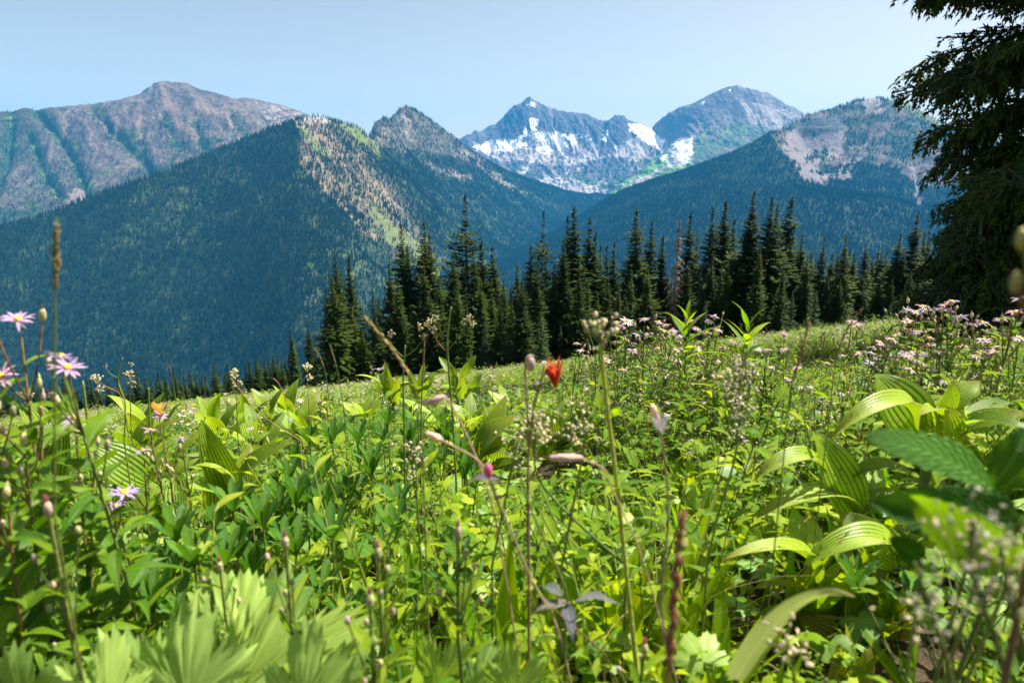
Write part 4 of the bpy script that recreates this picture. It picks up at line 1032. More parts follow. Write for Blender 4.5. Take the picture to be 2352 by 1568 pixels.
ML_grass = leaf_mat('grass_blade', (0.16, 0.28, 0.015), (0.33, 0.36, 0.05), trans=0.40, tcol=(1.3, 1.2, 0.4), rough=0.45, veins='none', rib=0.15)
ML_dry = leaf_mat('dry_grass', (0.24, 0.20, 0.08), (0.20, 0.23, 0.06), trans=0.3, tcol=(1.1, 1.0, 0.6), rough=0.6, veins='none', rib=0.05)
ML_purple = leaf_mat('purplish_leaf', (0.14, 0.12, 0.15), (0.20, 0.20, 0.16), trans=0.25, tcol=(1.2, 1.0, 0.8), rough=0.5)
ML_petal = leaf_mat('lilac_petal', (0.62, 0.40, 0.64), (0.74, 0.50, 0.68), trans=0.40, tcol=(1.1, 0.95, 1.1), rough=0.6, veins='none', rib=0.1, spec=0.2)
ML_petal_pale = leaf_mat('pale_pink_petal', (0.70, 0.50, 0.62), (0.80, 0.62, 0.72), trans=0.35, tcol=(1.1, 0.95, 1.05), rough=0.6, veins='none', rib=0.1, spec=0.2)
MS_stem = soft_mat('green_stem', (0.11, 0.17, 0.04), (0.17, 0.20, 0.05), rough=0.5, noise=60)
MS_redstem = soft_mat('reddish_stem', (0.22, 0.12, 0.06), (0.20, 0.17, 0.06), rough=0.5, noise=60)
MS_brownstem = soft_mat('dry_pinkish_stem', (0.33, 0.22, 0.15), (0.40, 0.29, 0.20), rough=0.6, noise=60)
MS_yellow = soft_mat('yellow_flower_centre', (0.72, 0.45, 0.03), (0.80, 0.58, 0.05), rough=0.7, noise=300)
MS_bud = soft_mat('aster_bud', (0.50, 0.34, 0.30), (0.40, 0.42, 0.16), rough=0.65, noise=150)
MS_seed = soft_mat('pale_seed_head', (0.50, 0.52, 0.26), (0.78, 0.66, 0.52), rough=0.75, noise=150, trans=0.25)
MS_spike = soft_mat('grass_seed_spike', (0.30, 0.20, 0.12), (0.28, 0.27, 0.09), rough=0.7, noise=120, trans=0.2)
MS_redspike = soft_mat('rusty_seed_spike', (0.26, 0.10, 0.07), (0.30, 0.17, 0.09), rough=0.7, noise=120, trans=0.2)
MS_pinkbud = soft_mat('bright_pink_bud', (0.62, 0.10, 0.28), (0.70, 0.22, 0.36), rough=0.6, noise=80, trans=0.3)
MS_red = soft_mat('scarlet_petal', (0.50, 0.030, 0.015), (0.62, 0.10, 0.04), rough=0.5, noise=60, trans=0.35)
MS_pod = soft_mat('pale_pink_pod', (0.62, 0.46, 0.42), (0.66, 0.52, 0.42), rough=0.6, noise=60, trans=0.3)
MS_wing = soft_mat('orange_butterfly_wing', (0.75, 0.20, 0.02), (0.80, 0.30, 0.03), rough=0.6, noise=900, trans=0.3)
MS_body = soft_mat('butterfly_body', (0.05, 0.03, 0.02), (0.08, 0.05, 0.03), rough=0.8)

rnd = random.Random(99)
def rdir(az, el): return np.array((math.cos(az) * math.cos(el), math.sin(az) * math.cos(el), math.sin(el)))

# ---------------------------------------------------------------- undergrowth shapes
def u_sprig(seed, h=0.42, nl=20, L=0.075, W=0.024, mat=0, heads=0):
    random.seed(seed); np.random.seed(seed); mb = MB()
    for st in range(3):
        az = random.random() * 6.28; hh = h * random.uniform(.75, 1.1)
        pts = curve_pts((random.uniform(-.04, .04), random.uniform(-.04, .04), 0), (0.18 * math.cos(az), 0.18 * math.sin(az), 1), hh, 6, bend=0.15, wob=0.04)
        tube(mb, pts, 0.0028, 0.0014, 3, mat=1); a = random.random() * 6
        for k in range(nl // 3 + 2):
            s = 0.18 + 0.8 * k / (nl // 3 + 1); q = s * 6; i = min(int(q), 5); p = pts[i] + (pts[i + 1] - pts[i]) * (q - i); a += 2.4
            leaf(mb, p, rdir(a, random.uniform(0.1, 0.9)), L * random.uniform(.7, 1.25) * (1.1 - .35 * s), W * random.uniform(.8, 1.3), bend=random.uniform(0.2, 1.1), fold=0.22, n=4, prof='lance', twist=random.uniform(-.6, .6), wave=0.05)
        if heads:
            for _ in range(heads):
                e = pts[-1] + np.array((random.uniform(-.03, .03), random.uniform(-.03, .03), random.uniform(0, .04)))
                tube(mb, [pts[-2], e], 0.001, 0.001, 3, mat=1); blob(mb, e, 0.0045, 0.006, mat=2, n=5, m=3)
    return mb

def u_round(seed):
    random.seed(seed); np.random.seed(seed); mb = MB()
    for k in range(11):
        az = random.random() * 6.28; L = random.uniform(.10, .26)
        pts = curve_pts((random.uniform(-.05, .05), random.uniform(-.05, .05), 0), rdir(az, random.uniform(.7, 1.4)), L, 3, bend=0.4); tube(mb, pts, 0.0014, 0.0009, 3, mat=1)
        for t in range(3):
            d = rdir(az + (t - 1) * 1.1 + random.uniform(-.3, .3), random.uniform(-.2, .5)); q = pts[-1] + d * 0.008
            up = unit((random.uniform(-.5, .5), random.uniform(-.5, .5), 1))
            lobed(mb, q, d, random.uniform(.026, .042), lobes=3, cut=0.28, teeth=0.03, tilt_up=up, droop=0.2, span=3.8, rings=2, per=4)
    return mb

def u_lupine(seed, n=7):
    random.seed(seed); np.random.seed(seed); mb = MB()
    for k in range(n):
        az = random.random() * 6.28; L = random.uniform(.16, .34)
        pts = curve_pts((random.uniform(-.04, .04), random.uniform(-.04, .04), 0), rdir(az, random.uniform(1.0, 1.45)), L, 3, bend=0.3); tube(mb, pts, 0.0022, 0.0014, 3, mat=1)
        cup = random.uniform(0.45, 1.15)
        for t in range(7):
            leaf(mb, pts[-1], rdir(az + 6.28 * t / 7, cup + random.uniform(-.1, .1)), random.uniform(.055, .078), 0.021, bend=random.uniform(-.15, .35), fold=0.35, n=4, prof='spoon')
    return mb

def u_grass(seed, n=16, h=0.36, w=0.006, dry=0):
    random.seed(seed); np.random.seed(seed); mb = MB()
    for k in range(n):
        az = random.random() * 6.28
        leaf(mb, (random.uniform(-.05, .05), random.uniform(-.05, .05), 0), rdir(az, random.uniform(1.0, 1.5)), h * random.uniform(.5, 1.2), w * random.uniform(.7, 1.6), bend=random.uniform(.1, 1.4), fold=0.3, n=5, prof='blade')
    return mb

def u_lance(seed):
    random.seed(seed); np.random.seed(seed); mb = MB()
    for k in range(7):
        az = random.random() * 6.28
        leaf(mb, (random.uniform(-.03, .03), random.uniform(-.03, .03), 0.02), rdir(az, random.uniform(.95, 1.45)), random.uniform(.16, .27), random.uniform(.032, .048), bend=random.uniform(-.1, .5), fold=0.28, n=7, prof='lance', twist=random.uniform(-.6, .6), wave=0.04)
    return mb

def u_lobed(seed, sz=0.06):
    random.seed(seed); np.random.seed(seed); mb = MB()
    for k in range(5):
        az = random.random() * 6.28; L = random.uniform(.12, .28)
        pts = curve_pts((0, 0, 0), rdir(az, random.uniform(.8, 1.3)), L, 3, bend=0.4); tube(mb, pts, 0.002, 0.0014, 3, mat=1)
        lobed(mb, pts[-1], rdir(az, random.uniform(-.1, .5)), sz * random.uniform(.7, 1.25), lobes=5, cut=0.42, teeth=0.07, tilt_up=unit((random.uniform(-.4, .4), random.uniform(-.4, .4), 1)), droop=0.3, span=4.8, rings=3, per=7)
    return mb

def u_haze(seed):
    """fine pale seed heads on wiry stems"""
    random.seed(seed); np.random.seed(seed); mb = MB()
    for k in range(7):
        az = random.random() * 6.28; pts = curve_pts((random.uniform(-.06, .06), random.uniform(-.06, .06), 0), rdir(az, 1.35), random.uniform(.32, .5), 4, bend=0.2, wob=.05); tube(mb, pts, 0.0012, 0.0006, 3, mat=1)
        for j in range(16):
            e = pts[-1] + np.array((random.gauss(0, .022), random.gauss(0, .022), random.uniform(-.12, .01))); blob(mb, e, random.uniform(.0022, .004), mat=0, n=4, m=3)
    return mb

def head_mesh(seed, r=0.019, n=15, mat=None, cup=0.15):
    random.seed(seed); np.random.seed(seed); mb = MB()
    for k in range(n):
        a = 6.28 * k / n + random.uniform(-.12, .12)
        leaf(mb, (0.003 * math.cos(a), 0.003 * math.sin(a), 0.001), rdir(a, cup + random.uniform(-.2, .35)), r * random.uniform(.8, 1.1), r * 0.24, bend=random.uniform(0.0, .7), fold=0.15, n=3, prof='petal', cols=2)
    return mb
def centre_mesh():
    mb = MB(); blob(mb, (0, 0, 0.002), 0.0052, 0.0034, n=9, m=5, jit=.12); return mb
def cup_mesh():
    mb = MB(); blob(mb, (0, 0, -0.004), 0.0052, 0.0065, n=8, m=5); return mb

sp_protos = [proto(u_sprig(s), 'leafy_sprig', [ML_sprig, MS_stem]) for s in (1, 2, 3)]
as_protos = [proto(u_sprig(s, h=0.62, nl=36, L=0.07, W=0.019, heads=(s % 3)), 'leafy_aster_stem', [ML_dark if s % 2 else ML_sprig, MS_redstem, MS_bud]) for s in (4, 5, 6, 7)]
ro_protos = [proto(u_round(s), 'round_leaved_herb', [ML_round, MS_stem]) for s in (1, 2, 3)]
lu_protos = [proto(u_lupine(s), 'lupine_clump', [ML_lup, MS_stem]) for s in (1, 2, 3)]
gr_protos = [proto(u_grass(s), 'grass_tuft', [ML_grass]) for s in (1, 2)] + [proto(u_grass(3, n=22, h=.42, w=.004), 'grass_tuft', [ML_dry])]
la_protos = [proto(u_lance(s), 'long_leaved_herb', [ML_sprig, MS_stem]) for s in (1, 2, 3)]
lo_protos = [proto(u_lobed(s), 'lobed_leaved_herb', [ML_lobed, MS_stem]) for s in (1, 2)]
ha_protos = [proto(u_haze(s), 'seed_head', [MS_seed, MS_stem]) for s in (1, 2)]
def far_flower(s):
    random.seed(s); mb = MB()
    for k in range(7):
        p = np.array((random.gauss(0, .05), random.gauss(0, .05), random.uniform(.30, .40)))
        for q in range(9):
            a = 6.28 * q / 9; mb.add([p, p + rdir(a - .25, .2) * .016, p + rdir(a + .25, .2) * .016], [(0, 1, 2)], mat=0)
        blob(mb, p + np.array((0, 0, .002)), .004, .003, mat=1, n=5, m=3); tube(mb, [(p[0] * .3, p[1] * .3, 0), p], .0014, .001, 3, mat=2)
    return mb
fl_protos = [proto(far_flower(s), 'meadow_aster', [ML_petal_pale, MS_yellow, MS_stem]) for s in (1, 2)]

# silhouette the low growth must keep under (it is only knee high)
TOPU = [-300, 0, 300, 600, 850, 1150, 1290, 1370, 1450, 1600, 1760, 1850, 2000, 2150, 2352, 2700]
TOPV = [935, 920, 905, 885, 885, 885, 868, 840, 790, 765, 800, 830, 820, 790, 750, 740]
# nearer growth is low in front of the larger plants: (from u, to u, nearer than, keep below v)
CLEAR = [(-120, 260, 1.3, 1190), (180, 700, 1.85, 1165), (400, 760, 4.5, 975), (780, 1150, 4.8, 932), (980, 1420, 3.1, 1080), (1700, 2420, 1.2, 1150), (1640, 2160, 1.10, 1440), (200, 450, 1.5, 1120), (640, 1000, 1.6, 1110), (1540, 1760, 2.1, 860)]
def cap_height(x, y, hgt):
    """lower a plant so that the growth stays at the height seen from the path"""
    z = ground(x, y); u, v = proj(np.stack([x, y, z + hgt], 1)); lim = np.interp(u, TOPU, TOPV)
    s = np.ones(len(x))
    u0, v0 = proj(np.stack([x, y, z], 1))
    for a, b, ymax, vv in CLEAR: lim = np.where((u0 > a) & (u0 < b) & (y < ymax), np.maximum(lim, vv), lim)
    for _ in range(9):
        u, v = proj(np.stack([x, y, z + hgt * s], 1)); s = np.where((v < lim) & (y > 0.3) & (np.hypot(x, y) < 13), s * 0.80, s)
    return z, np.maximum(s, 0.12)

rng = np.random.default_rng(12)
def region(r0, r1, dens_, half=0.86, yb=0.25):
    n = int(dens_ * half * (r1 ** 2 - r0 ** 2) * 1.0)
    r = np.sqrt(rng.uniform(r0 ** 2, r1 ** 2, n)); t = rng.uniform(-half, half, n)
    x = r * np.sin(t); y = r * np.cos(t)
    return x, y, r
X_, Y_, R_ = [np.concatenate(k) for k in zip(region(0.42, 2.2, 150), region(2.2, 5, 115), region(5, 12, 62), region(12, 30, 26), region(30, 90, 11.0))]
# a little growth round and behind the camera as well
xb = rng.uniform(-6, 6, 900); yb = rng.uniform(-6, 0.3, 900); k = np.hypot(xb, yb) > 0.7
X_ = np.concatenate([X_, xb[k]]); Y_ = np.concatenate([Y_, yb[k]]); R_ = np.hypot(X_, Y_)
U_, V_ = proj(np.stack([X_, Y_, ground(X_, Y_) + 0.25], 1))
nz = lambda s, k: fbm(X_ * s + k * 7.1, Y_ * s - k * 3.3, 200 + k, 2)
ang = X_ / np.maximum(Y_, .05)
W_ = {
 'sprig': 0.8 + 1.0 * nz(.8, 1), 'aster': 4.0 * sstep(0.02, 0.25, ang) * sstep(1.5, 2.2, R_) * (1 - sstep(7, 12, R_)) + .06, 'round': 1.4 * nz(.9, 3) * (1 - sstep(3, 7, R_)) + .2,
 'lupine': 2.6 * sstep(.45, .62, nz(.7, 4)) * (ang < .25) * (1 - sstep(5, 9, R_)) + .1, 'grass': .35 + 2.6 * sstep(8, 25, R_), 'lance': 1.3 * (nz(1.1, 6) > .46) * (R_ < 3.0) + .12, 'lobed': .75 * (R_ < 4) * nz(1.2, 7) + .12, 'haze': .22 * (R_ > 1.8) + .25 * sstep(4, 8, R_), 'flower': .20 * sstep(4, 9, R_) + .75 * sstep(15, 35, R_) * sstep(.4, .6, nz(.12, 8)) }
keys = list(W_); M = np.stack([np.broadcast_to(np.asarray(W_[k], float), X_.shape) for k in keys], 1); M = np.clip(M, 0, None); M /= M.sum(1, keepdims=True)
pick = (M.cumsum(1) > rng.random((len(X_), 1))).argmax(1)
INFO = {'sprig': (sp_protos, .42, 'mixed leafy herbs covering the meadow'), 'aster': (as_protos, .62, 'dense leafy aster stems massed in the meadow'), 'round': (ro_protos, .26, 'low round-leaved herbs carpeting the near meadow'), 'lupine': (lu_protos, .38, 'blue-green lupine leaves in the near meadow'),
        'grass': (gr_protos, .36, 'grass between the meadow herbs'), 'lance': (la_protos, .26, 'upright long-leaved herbs in the near meadow'), 'lobed': (lo_protos, .28, 'lobed leaves among the near herbs'), 'haze': (ha_protos, .46, 'fine pale seed heads over the meadow'), 'flower': (fl_protos, .40, 'pale pink asters dotting the far meadow')}
NAMES = {'sprig': 'herb_undergrowth', 'aster': 'aster_undergrowth', 'round': 'round_leaved_undergrowth', 'lupine': 'lupine_undergrowth', 'grass': 'meadow_grass', 'lance': 'long_leaved_undergrowth', 'lobed': 'lobed_leaved_undergrowth', 'haze': 'seed_head_undergrowth', 'flower': 'distant_meadow_flowers'}
for ki, kname in enumerate(keys):
    m = pick == ki; x, y, r = X_[m], Y_[m], R_[m]; n = len(x)
    pr, hgt, lb = INFO[kname]
    s = rng.uniform(.75, 1.2, n) * (1 + .25 * sstep(5, 9, r) + .15 * sstep(12, 50, r)) * (1 - 0.25 * (1 - sstep(.5, 1.3, r)))
    if kname == 'aster': s *= 0.75 + .35 * sstep(.0, .3, ang[m])
    near = sstep(.4, 1.6, r); s *= .62 + .38 * near
    z, cs = cap_height(x, y, hgt * s); s = s * cs
    if kname == 'flower': s = np.maximum(s, .7)
    rot = np.stack([rng.normal(0, .14, n), rng.normal(0, .14, n), rng.uniform(0, 6.28, n)], 1)
    scatter(NAMES[kname], np.stack([x, y, z - .01], 1), rot, np.stack([s, s, s], 1), rng.integers(0, len(pr), n), pr, lb)
print('undergrowth', len(X_))

# ---------------------------------------------------------------- single plants
def W3(u, v, Y): return P(u, v, Y)
def root_at(name, u, Y, label, cat, group=None, dx=0.0):
    p = P(u, 1000, Y); e = empty(name, (p[0] + dx, Y, gz(p[0] + dx, Y))); tag(e, label, cat, group); return e
def loc_(e, p): return np.asarray(p, float) - np.array(e.location)

# corn lilies: a few shared leaf blades, each leaf an object, laid from its foot to its tip
LILY = []
for i, (bend, W, fold) in enumerate([(0.25, .12, .12), (0.7, .115, .14), (1.15, .11, .16), (1.7, .10, .18), (0.5, .15, .10), (2.2, .10, .18)]):
    random.seed(50 + i); np.random.seed(50 + i); mb = MB(); tip = leaf(mb, (0, 0, 0), (math.cos(.9), 0, math.sin(.9)), 0.30, W, bend=bend, fold=fold, n=14, prof='lily', cols=18, pleat=0.045, wave=0.03, twist=random.uniform(-.25, .25))
    LILY.append((mb.mesh('leaf', [ML_lily]), np.array(tip)))
def lily_leaf(e, a, b, k=0, w=1.0, hint=(0.1, -0.55, 0.8), mat=None):
    """a, b: foot and tip in the world; w widens the blade"""
    me, tip = LILY[k]; d = np.asarray(b, float) - np.asarray(a, float); L = np.linalg.norm(d); s = L / np.linalg.norm(tip)
    def frame(f, up):
        f = unit(f); sd = unit(np.cross(np.asarray(up, float), f)); return np.stack([f, sd, np.cross(f, sd)], 1)
    Rl = frame(tip, (0, 0, 1)); Rw = frame(d, hint); M3 = Rw @ Rl.T
    o = bpy.data.objects.new('leaf', me); link(o, e)
    o.matrix_basis = Matrix.Translation(Vector(loc_(e, a))) @ Matrix(M3.tolist()).to_4x4() @ Matrix.Diagonal((s, s * w, s, 1))
    if mat:
        o.material_slots[0].link = 'OBJECT'; o.material_slots[0].material = mat
    return o
def lily_hero(label, ru, rY, leaves, stem_top=None):
    e = root_at('corn_lily', ru, rY, label, 'plant', 'corn lilies')
    base = np.array(e.location)
    top = P(*(stem_top or (leaves[0][0], leaves[0][1], rY)))
    sm = MB(); tube(sm, [np.zeros(3) - (0, 0, .02), loc_(e, top) * .5 + (0, 0, 0), loc_(e, top)], .014, .009, 8); sm.build('stem', MS_stem, e)
    for q in leaves:
        u0, v0, u1, v1, wpx, k = q[:6]; dy = q[6] if len(q) > 6 else 0.0; Y0 = rY; Y1 = rY + dy
        a = P(u0, v0, Y0); b = P(u1, v1, Y1); L = np.linalg.norm(b - a); s = L / np.linalg.norm(LILY[k][1])
        nomw = [.12, .115, .11, .10, .15, .10][k] * s; want = wpx * K / FP * rY * (1.08 if rY < 4 else .78)
        h = q[7] if len(q) > 7 else (0.15, -0.8, 0.6)
        lily_leaf(e, a, b, k, want / nomw, h, ML_lily_eaten if len(q) > 8 else None)
    return e
UPH = (0.0, -0.25, 1.0); FACE = (0.1, -1.0, 0.25)
lily_hero('large corn lily with arching pleated leaves just left of the lupines', 545, 1.9, [
 (545, 1150, 462, 962, 62, 4, -.02, FACE), (542, 1125, 682, 1012, 46, 2, .03, UPH), (540, 1110, 432, 1068, 44, 5, -.05, UPH), (535, 1200, 392, 1118, 58, 3, -.12, UPH), (548, 1190, 575, 1015, 52, 1, .12, FACE), (500, 1190, 498, 1070, 60, 0, -.02, FACE), (575, 1180, 590, 1080, 45, 0, .05, FACE), (545, 1130, 640, 1075, 34, 1, .12, UPH)], (545, 1130, 1.9))
lily_hero('corn lily with one broad leaf arching left beneath the lilac asters', 395, 1.8, [
 (345, 1110, 192, 1014, 78, 2, -.05, (0.2, -.75, .7)), (350, 1230, 345, 1065, 48, 0, 0, FACE), (405, 1090, 420, 1215, 60, 1, -.14, FACE), (400, 1110, 478, 1040, 40, 3, .1, UPH), (385, 1100, 300, 1190, 40, 1, -.1, FACE), (395, 1230, 388, 1050, 50, 4, .03, FACE)], (385, 1100, 1.8))
lily_hero('corn lily behind the near left asters, cut by the left edge', 100, 1.35, [
 (110, 1180, 150, 925, 72, 4, .05, FACE), (90, 1010, -40, 1130, 60, 2, 0, UPH), (130, 1010, 246, 962, 36, 2, .1, UPH), (30, 1290, 20, 1020, 60, 0, 0, FACE), (120, 1020, 60, 940, 46, 3, .1, UPH), (160, 1230, 235, 1145, 40, 3, -.1, UPH), (100, 1250, 95, 1080, 60, 0, .05, FACE)], (100, 1030, 1.35))
lily_hero('tall spreading corn lily at the far right with one broad upright leaf', 2135, 1.30, [
 (2120, 1000, 2008, 858, 118, 4, .02, FACE), (2102, 1005, 1908, 1008, 42, 5, -.12, UPH), (2105, 1010, 1985, 985, 34, 3, .08, UPH), (2165, 960, 2190, 872, 46, 0, -.02, FACE), (2172, 945, 2250, 872, 50, 1, .03, UPH), (2195, 1025, 2170, 932, 70, 0, -.06, FACE), (2200, 1000, 2368, 955, 62, 2, -.06, UPH), (2190, 1000, 2380, 1000, 44, 3, -.12, UPH), (2145, 1000, 2110, 955, 40, 3, -.1, UPH), (2200, 985, 2330, 925, 46, 1, .12, UPH), (2215, 960, 2160, 860, 40, 0, .2, FACE)], (2140, 1000, 1.3))
lily_hero('large corn lily with one wide standing leaf and two leaves arching left', 1968, 1.22, [
 (1968, 1180, 1868, 990, 98, 4, .0, FACE), (1885, 1092, 1732, 1104, 42, 5, -.06, UPH), (1963, 1182, 1738, 1190, 58, 3, -.08, UPH), (1950, 1095, 2105, 1100, 38, 3, .0, UPH), (1965, 1150, 1985, 1040, 48, 0, .12, FACE), (1960, 1180, 2080, 1135, 44, 2, .04, UPH), (1975, 1180, 2020, 1060, 40, 1, .1, FACE)], (1965, 1170, 1.22))
lily_hero('sprawling low corn lily in the lower right with insect-eaten leaves', 2030, 1.12, [
 (2060, 1285, 1846, 1300, 62, 5, -.05, UPH), (1875, 1335, 1664, 1284, 46, 3, -.08, UPH), (1862, 1390, 1728, 1352, 36, 2, -.08, UPH, 1), (2065, 1295, 1925, 1172, 84, 1, .05, FACE), (1975, 1500, 1835, 1415, 118, 1, -.02, FACE, 1), (1972, 1495, 1958, 1290, 84, 4, .03, FACE), (1835, 1262, 1822, 1160, 42, 0, .05, FACE), (1868, 1262, 1866, 1185, 44, 0, .05, FACE), (2060, 1290, 2125, 1230, 50, 1, .1, FACE), (1990, 1500, 2100, 1420, 70, 1, .0, FACE, 1), (1950, 1320, 1905, 1190, 44, 0, .08, FACE)], (2030, 1300, 1.12))
lily_hero('pale yellow half-eaten corn lily leaf at the bottom edge', 1950, .95, [(1945, 1590, 1925, 1478, 80, 0, 0, FACE, 1), (1950, 1590, 2000, 1482, 50, 1, .02, FACE, 1)], (1948, 1580, .95))
lily_hero('drooping corn lily in the centre with narrow streaked leaves', 1110, 2.9, [
 (1090, 1060, 1163, 906, 46, 1, .1, FACE), (1100, 1075, 1202, 955, 60, 3, .0, UPH), (1085, 1060, 1135, 960, 40, 0, .2, FACE), (1095, 1080, 1180, 1040, 34, 3, -.1, UPH), (1100, 1090, 1050, 1000, 40, 2, 0, FACE), (1120, 1085, 1150, 1000, 50, 0, -.05, FACE), (1105, 1100, 1220, 1072, 36, 2, -.15, UPH), (1100, 1060, 1010, 960, 30, 1, .2, FACE)])
lily_hero('corn lily with a long leaf pointing up right, beside the drooping central one', 1275, 2.8, [
 (1280, 1015, 1376, 932, 50, 1, .05, UPH), (1282, 1020, 1345, 985, 34, 2, 0, UPH), (1276, 1044, 1396, 1016, 42, 3, -.05, UPH), (1275, 1050, 1340, 1055, 40, 3, -.15, UPH), (1270, 1020, 1215, 930, 46, 2, .1, FACE), (1262, 1040, 1270, 950, 52, 0, 0, FACE), (1250, 1040, 1180, 980, 44, 2, -.05, FACE), (1285, 1040, 1300, 950, 44, 0, .1, FACE)])
lily_hero('corn lily rising against the dark firs, left one of the three in the row', 905, 4.4, [
 (903, 925, 884, 828, 28, 0, 0, FACE), (878, 890, 815, 862, 22, 2, -.1, UPH), (905, 915, 935, 868, 22, 3, .1, UPH), (900, 925, 950, 880, 24, 2, -.1, UPH), (900, 920, 865, 850, 26, 1, .1, FACE), (908, 930, 915, 860, 24, 0, -.1, FACE)])
lily_hero('corn lily rising against the dark firs, middle one of the three in the row', 963, 4.5, [
 (962, 912, 936, 842, 26, 1, 0, FACE), (965, 900, 1000, 852, 26, 1, .05, FACE), (963, 905, 974, 830, 20, 0, .1, FACE), (965, 905, 1012, 882, 20, 3, -.1, UPH), (960, 910, 915, 880, 20, 3, -.1, UPH), (962, 915, 985, 870, 24, 0, -.1, FACE)])
lily_hero('rightmost of three corn lilies against the dark firs, one upright spoon-like leaf', 1055, 4.2, [
 (1050, 865, 1008, 818, 24, 2, .05, FACE), (1058, 868, 1094, 814, 26, 1, 0, FACE), (1040, 862, 1001, 852, 16, 3, 0, UPH), (1080, 892, 1108, 856, 18, 1, 0, FACE), (1072, 905, 1120, 880, 18, 2, 0, UPH), (1050, 900, 1030, 850, 26, 1, .05, FACE), (1060, 915, 1062, 860, 28, 0, -.1, FACE), (1050, 910, 1010, 890, 24, 3, -.1, UPH)])
# the remaining lilies, their leaves spiralling up a short stem
def lily_auto(u, vtop, Y, h, label, seed, nl=8, sc=1.0):
    rg = random.Random(seed); T = P(u, vtop, Y); e = empty('corn_lily', (T[0], Y, gz(T[0], Y))); tag(e, label, 'plant', 'corn lilies')
    H = max(0.15, T[2] - e.location[2]); ht = H * .72
    sm = MB(); tube(sm, [(0, 0, -.02), (0, 0, ht)], .012, .007, 6); sm.build('stem', MS_stem, e)
    a = rg.random() * 6
    for k in range(nl):
        s = k / (nl - 1); a += 2.4 + rg.uniform(-.3, .3); L = (.36 - .08 * s) * sc * rg.uniform(.85, 1.1); el = .75 + .7 * s + rg.uniform(-.15, .15)
        p = np.array(e.location) + (0, 0, ht * (.35 + .65 * s)); q = p + rdir(a, el * .75) * L
        if q[2] > T[2] + .04: q[2] = T[2] + .04 * rg.random()
        lily_leaf(e, p, q, rg.choice([1, 1, 2, 0] if s > .5 else [2, 3, 2, 5]), rg.uniform(.65, .9), hint=(0, -.2, 1))
for i, (u, v, Y, lb) in enumerate([
 (492, 898, 3.4, 'leftmost corn lily of the left clump, with a curled central leaf'), (560, 905, 3.7, 'bright corn lily in the middle of the left clump'), (610, 892, 3.9, 'corn lily right of centre in the left clump, partly hidden'), (655, 880, 4.2, 'corn lily with a tall folded leaf at the right end of the left clump'), (690, 930, 3.4, 'corn lily low in front of the right end of the left clump'),
 (595, 948, 3.1, 'corn lily low in front of the left clump'), (745, 902, 6.2, 'small corn lily below the white asters before the firs'), (775, 915, 5.2, 'small corn lily with fanned leaves left of the row against the firs'), (835, 925, 5.0, 'low corn lily left of the row against the firs'),
 (318, 900, 2.8, 'small furled corn lily above the butterfly flower'), (350, 930, 2.9, 'corn lily with upright leaves right of the butterfly flower'), (300, 965, 2.4, 'thin corn lily just left of the butterfly flower'), (1010, 935, 3.6, 'streaked corn lily in the centre row'), (1075, 940, 3.5, 'pale corn lily just above the drooping central one'), (1180, 915, 4.4, 'corn lily behind the red flower'), (1240, 915, 4.6, 'small corn lily just below the red flower'), (1425, 925, 5.0, 'little corn lily half hidden by the aster stems'),
 (1845, 985, 2.6, 'corn lily with arched leaves left of the broad upright leaf'), (1800, 1010, 2.5, 'low corn lily among asters left of the large right-hand pair'), (1890, 978, 2.8, 'small corn lily behind the tips of the large right-hand pair'), (2260, 915, 1.9, 'corn lily with long strap leaves behind the far right one'), (2330, 1010, 1.5, 'corn lily cut by the right edge'), (2230, 1180, 1.5, 'shaded corn lily behind the blurred broad leaves')]):
    lily_auto(u, v, Y, 0.4, lb, 300 + i, nl=9, sc=.86 if u < 760 else 1.0)
# ---------------------------------------------------------------- asters, each with its stem, leaves, heads and buds
HEAD = [head_mesh(s, n=14 + s % 3).mesh('flower_head', [ML_petal]) for s in (1, 2, 3)]
HEADP = [head_mesh(s + 5, n=13 + s % 3, cup=0.05).mesh('flower_head', [ML_petal_pale]) for s in (1, 2, 3)]
CENT = centre_mesh().mesh('flower_centre', [MS_yellow]); CUP = cup_mesh().mesh('flower_cup', [MS_bud])
_b = MB(); blob(_b, (0, 0, 0.006), 0.0044, 0.0075, n=8, m=5); leaf(_b, (0, 0, .012), (0.15, 0, 1), 0.008, 0.004, bend=.1, n=2, prof='petal'); BUD = _b.mesh('bud', [MS_bud])
def mk_leaf(seed, prof='lance', L=0.07, W=0.02, bend=.5, mat=None, n=7, cols=4, **k):
    random.seed(seed); np.random.seed(seed); mb = MB(); leaf(mb, (0, 0, 0), (1, 0, 0), L, W, bend=bend, fold=.22, n=n, cols=cols, prof=prof, **k); return mb.mesh('leaf', [mat or ML_dark])
ALEAF = [mk_leaf(s, W=.020 + .003 * (s % 3), bend=.25 + .25 * (s % 4), wave=.07, twist=.3 * (s % 3 - 1)) for s in range(5)]

def head_on(parent, p, d, sc=1.0, pale=False, k=0):
    """flower head (petals) > yellow centre and green cup"""
    q = Vector(d).to_track_quat('Z', 'Y')
    o = bpy.data.objects.new('flower_head', (HEADP if pale else HEAD)[k % 3]); o.location = p; o.rotation_euler = (q @ Euler((0, 0, k * 1.3)).to_quaternion()).to_euler(); o.scale = (sc,) * 3
    link(o, parent); link(bpy.data.objects.new('flower_centre', CENT), o); link(bpy.data.objects.new('flower_cup', CUP), o)
    return o

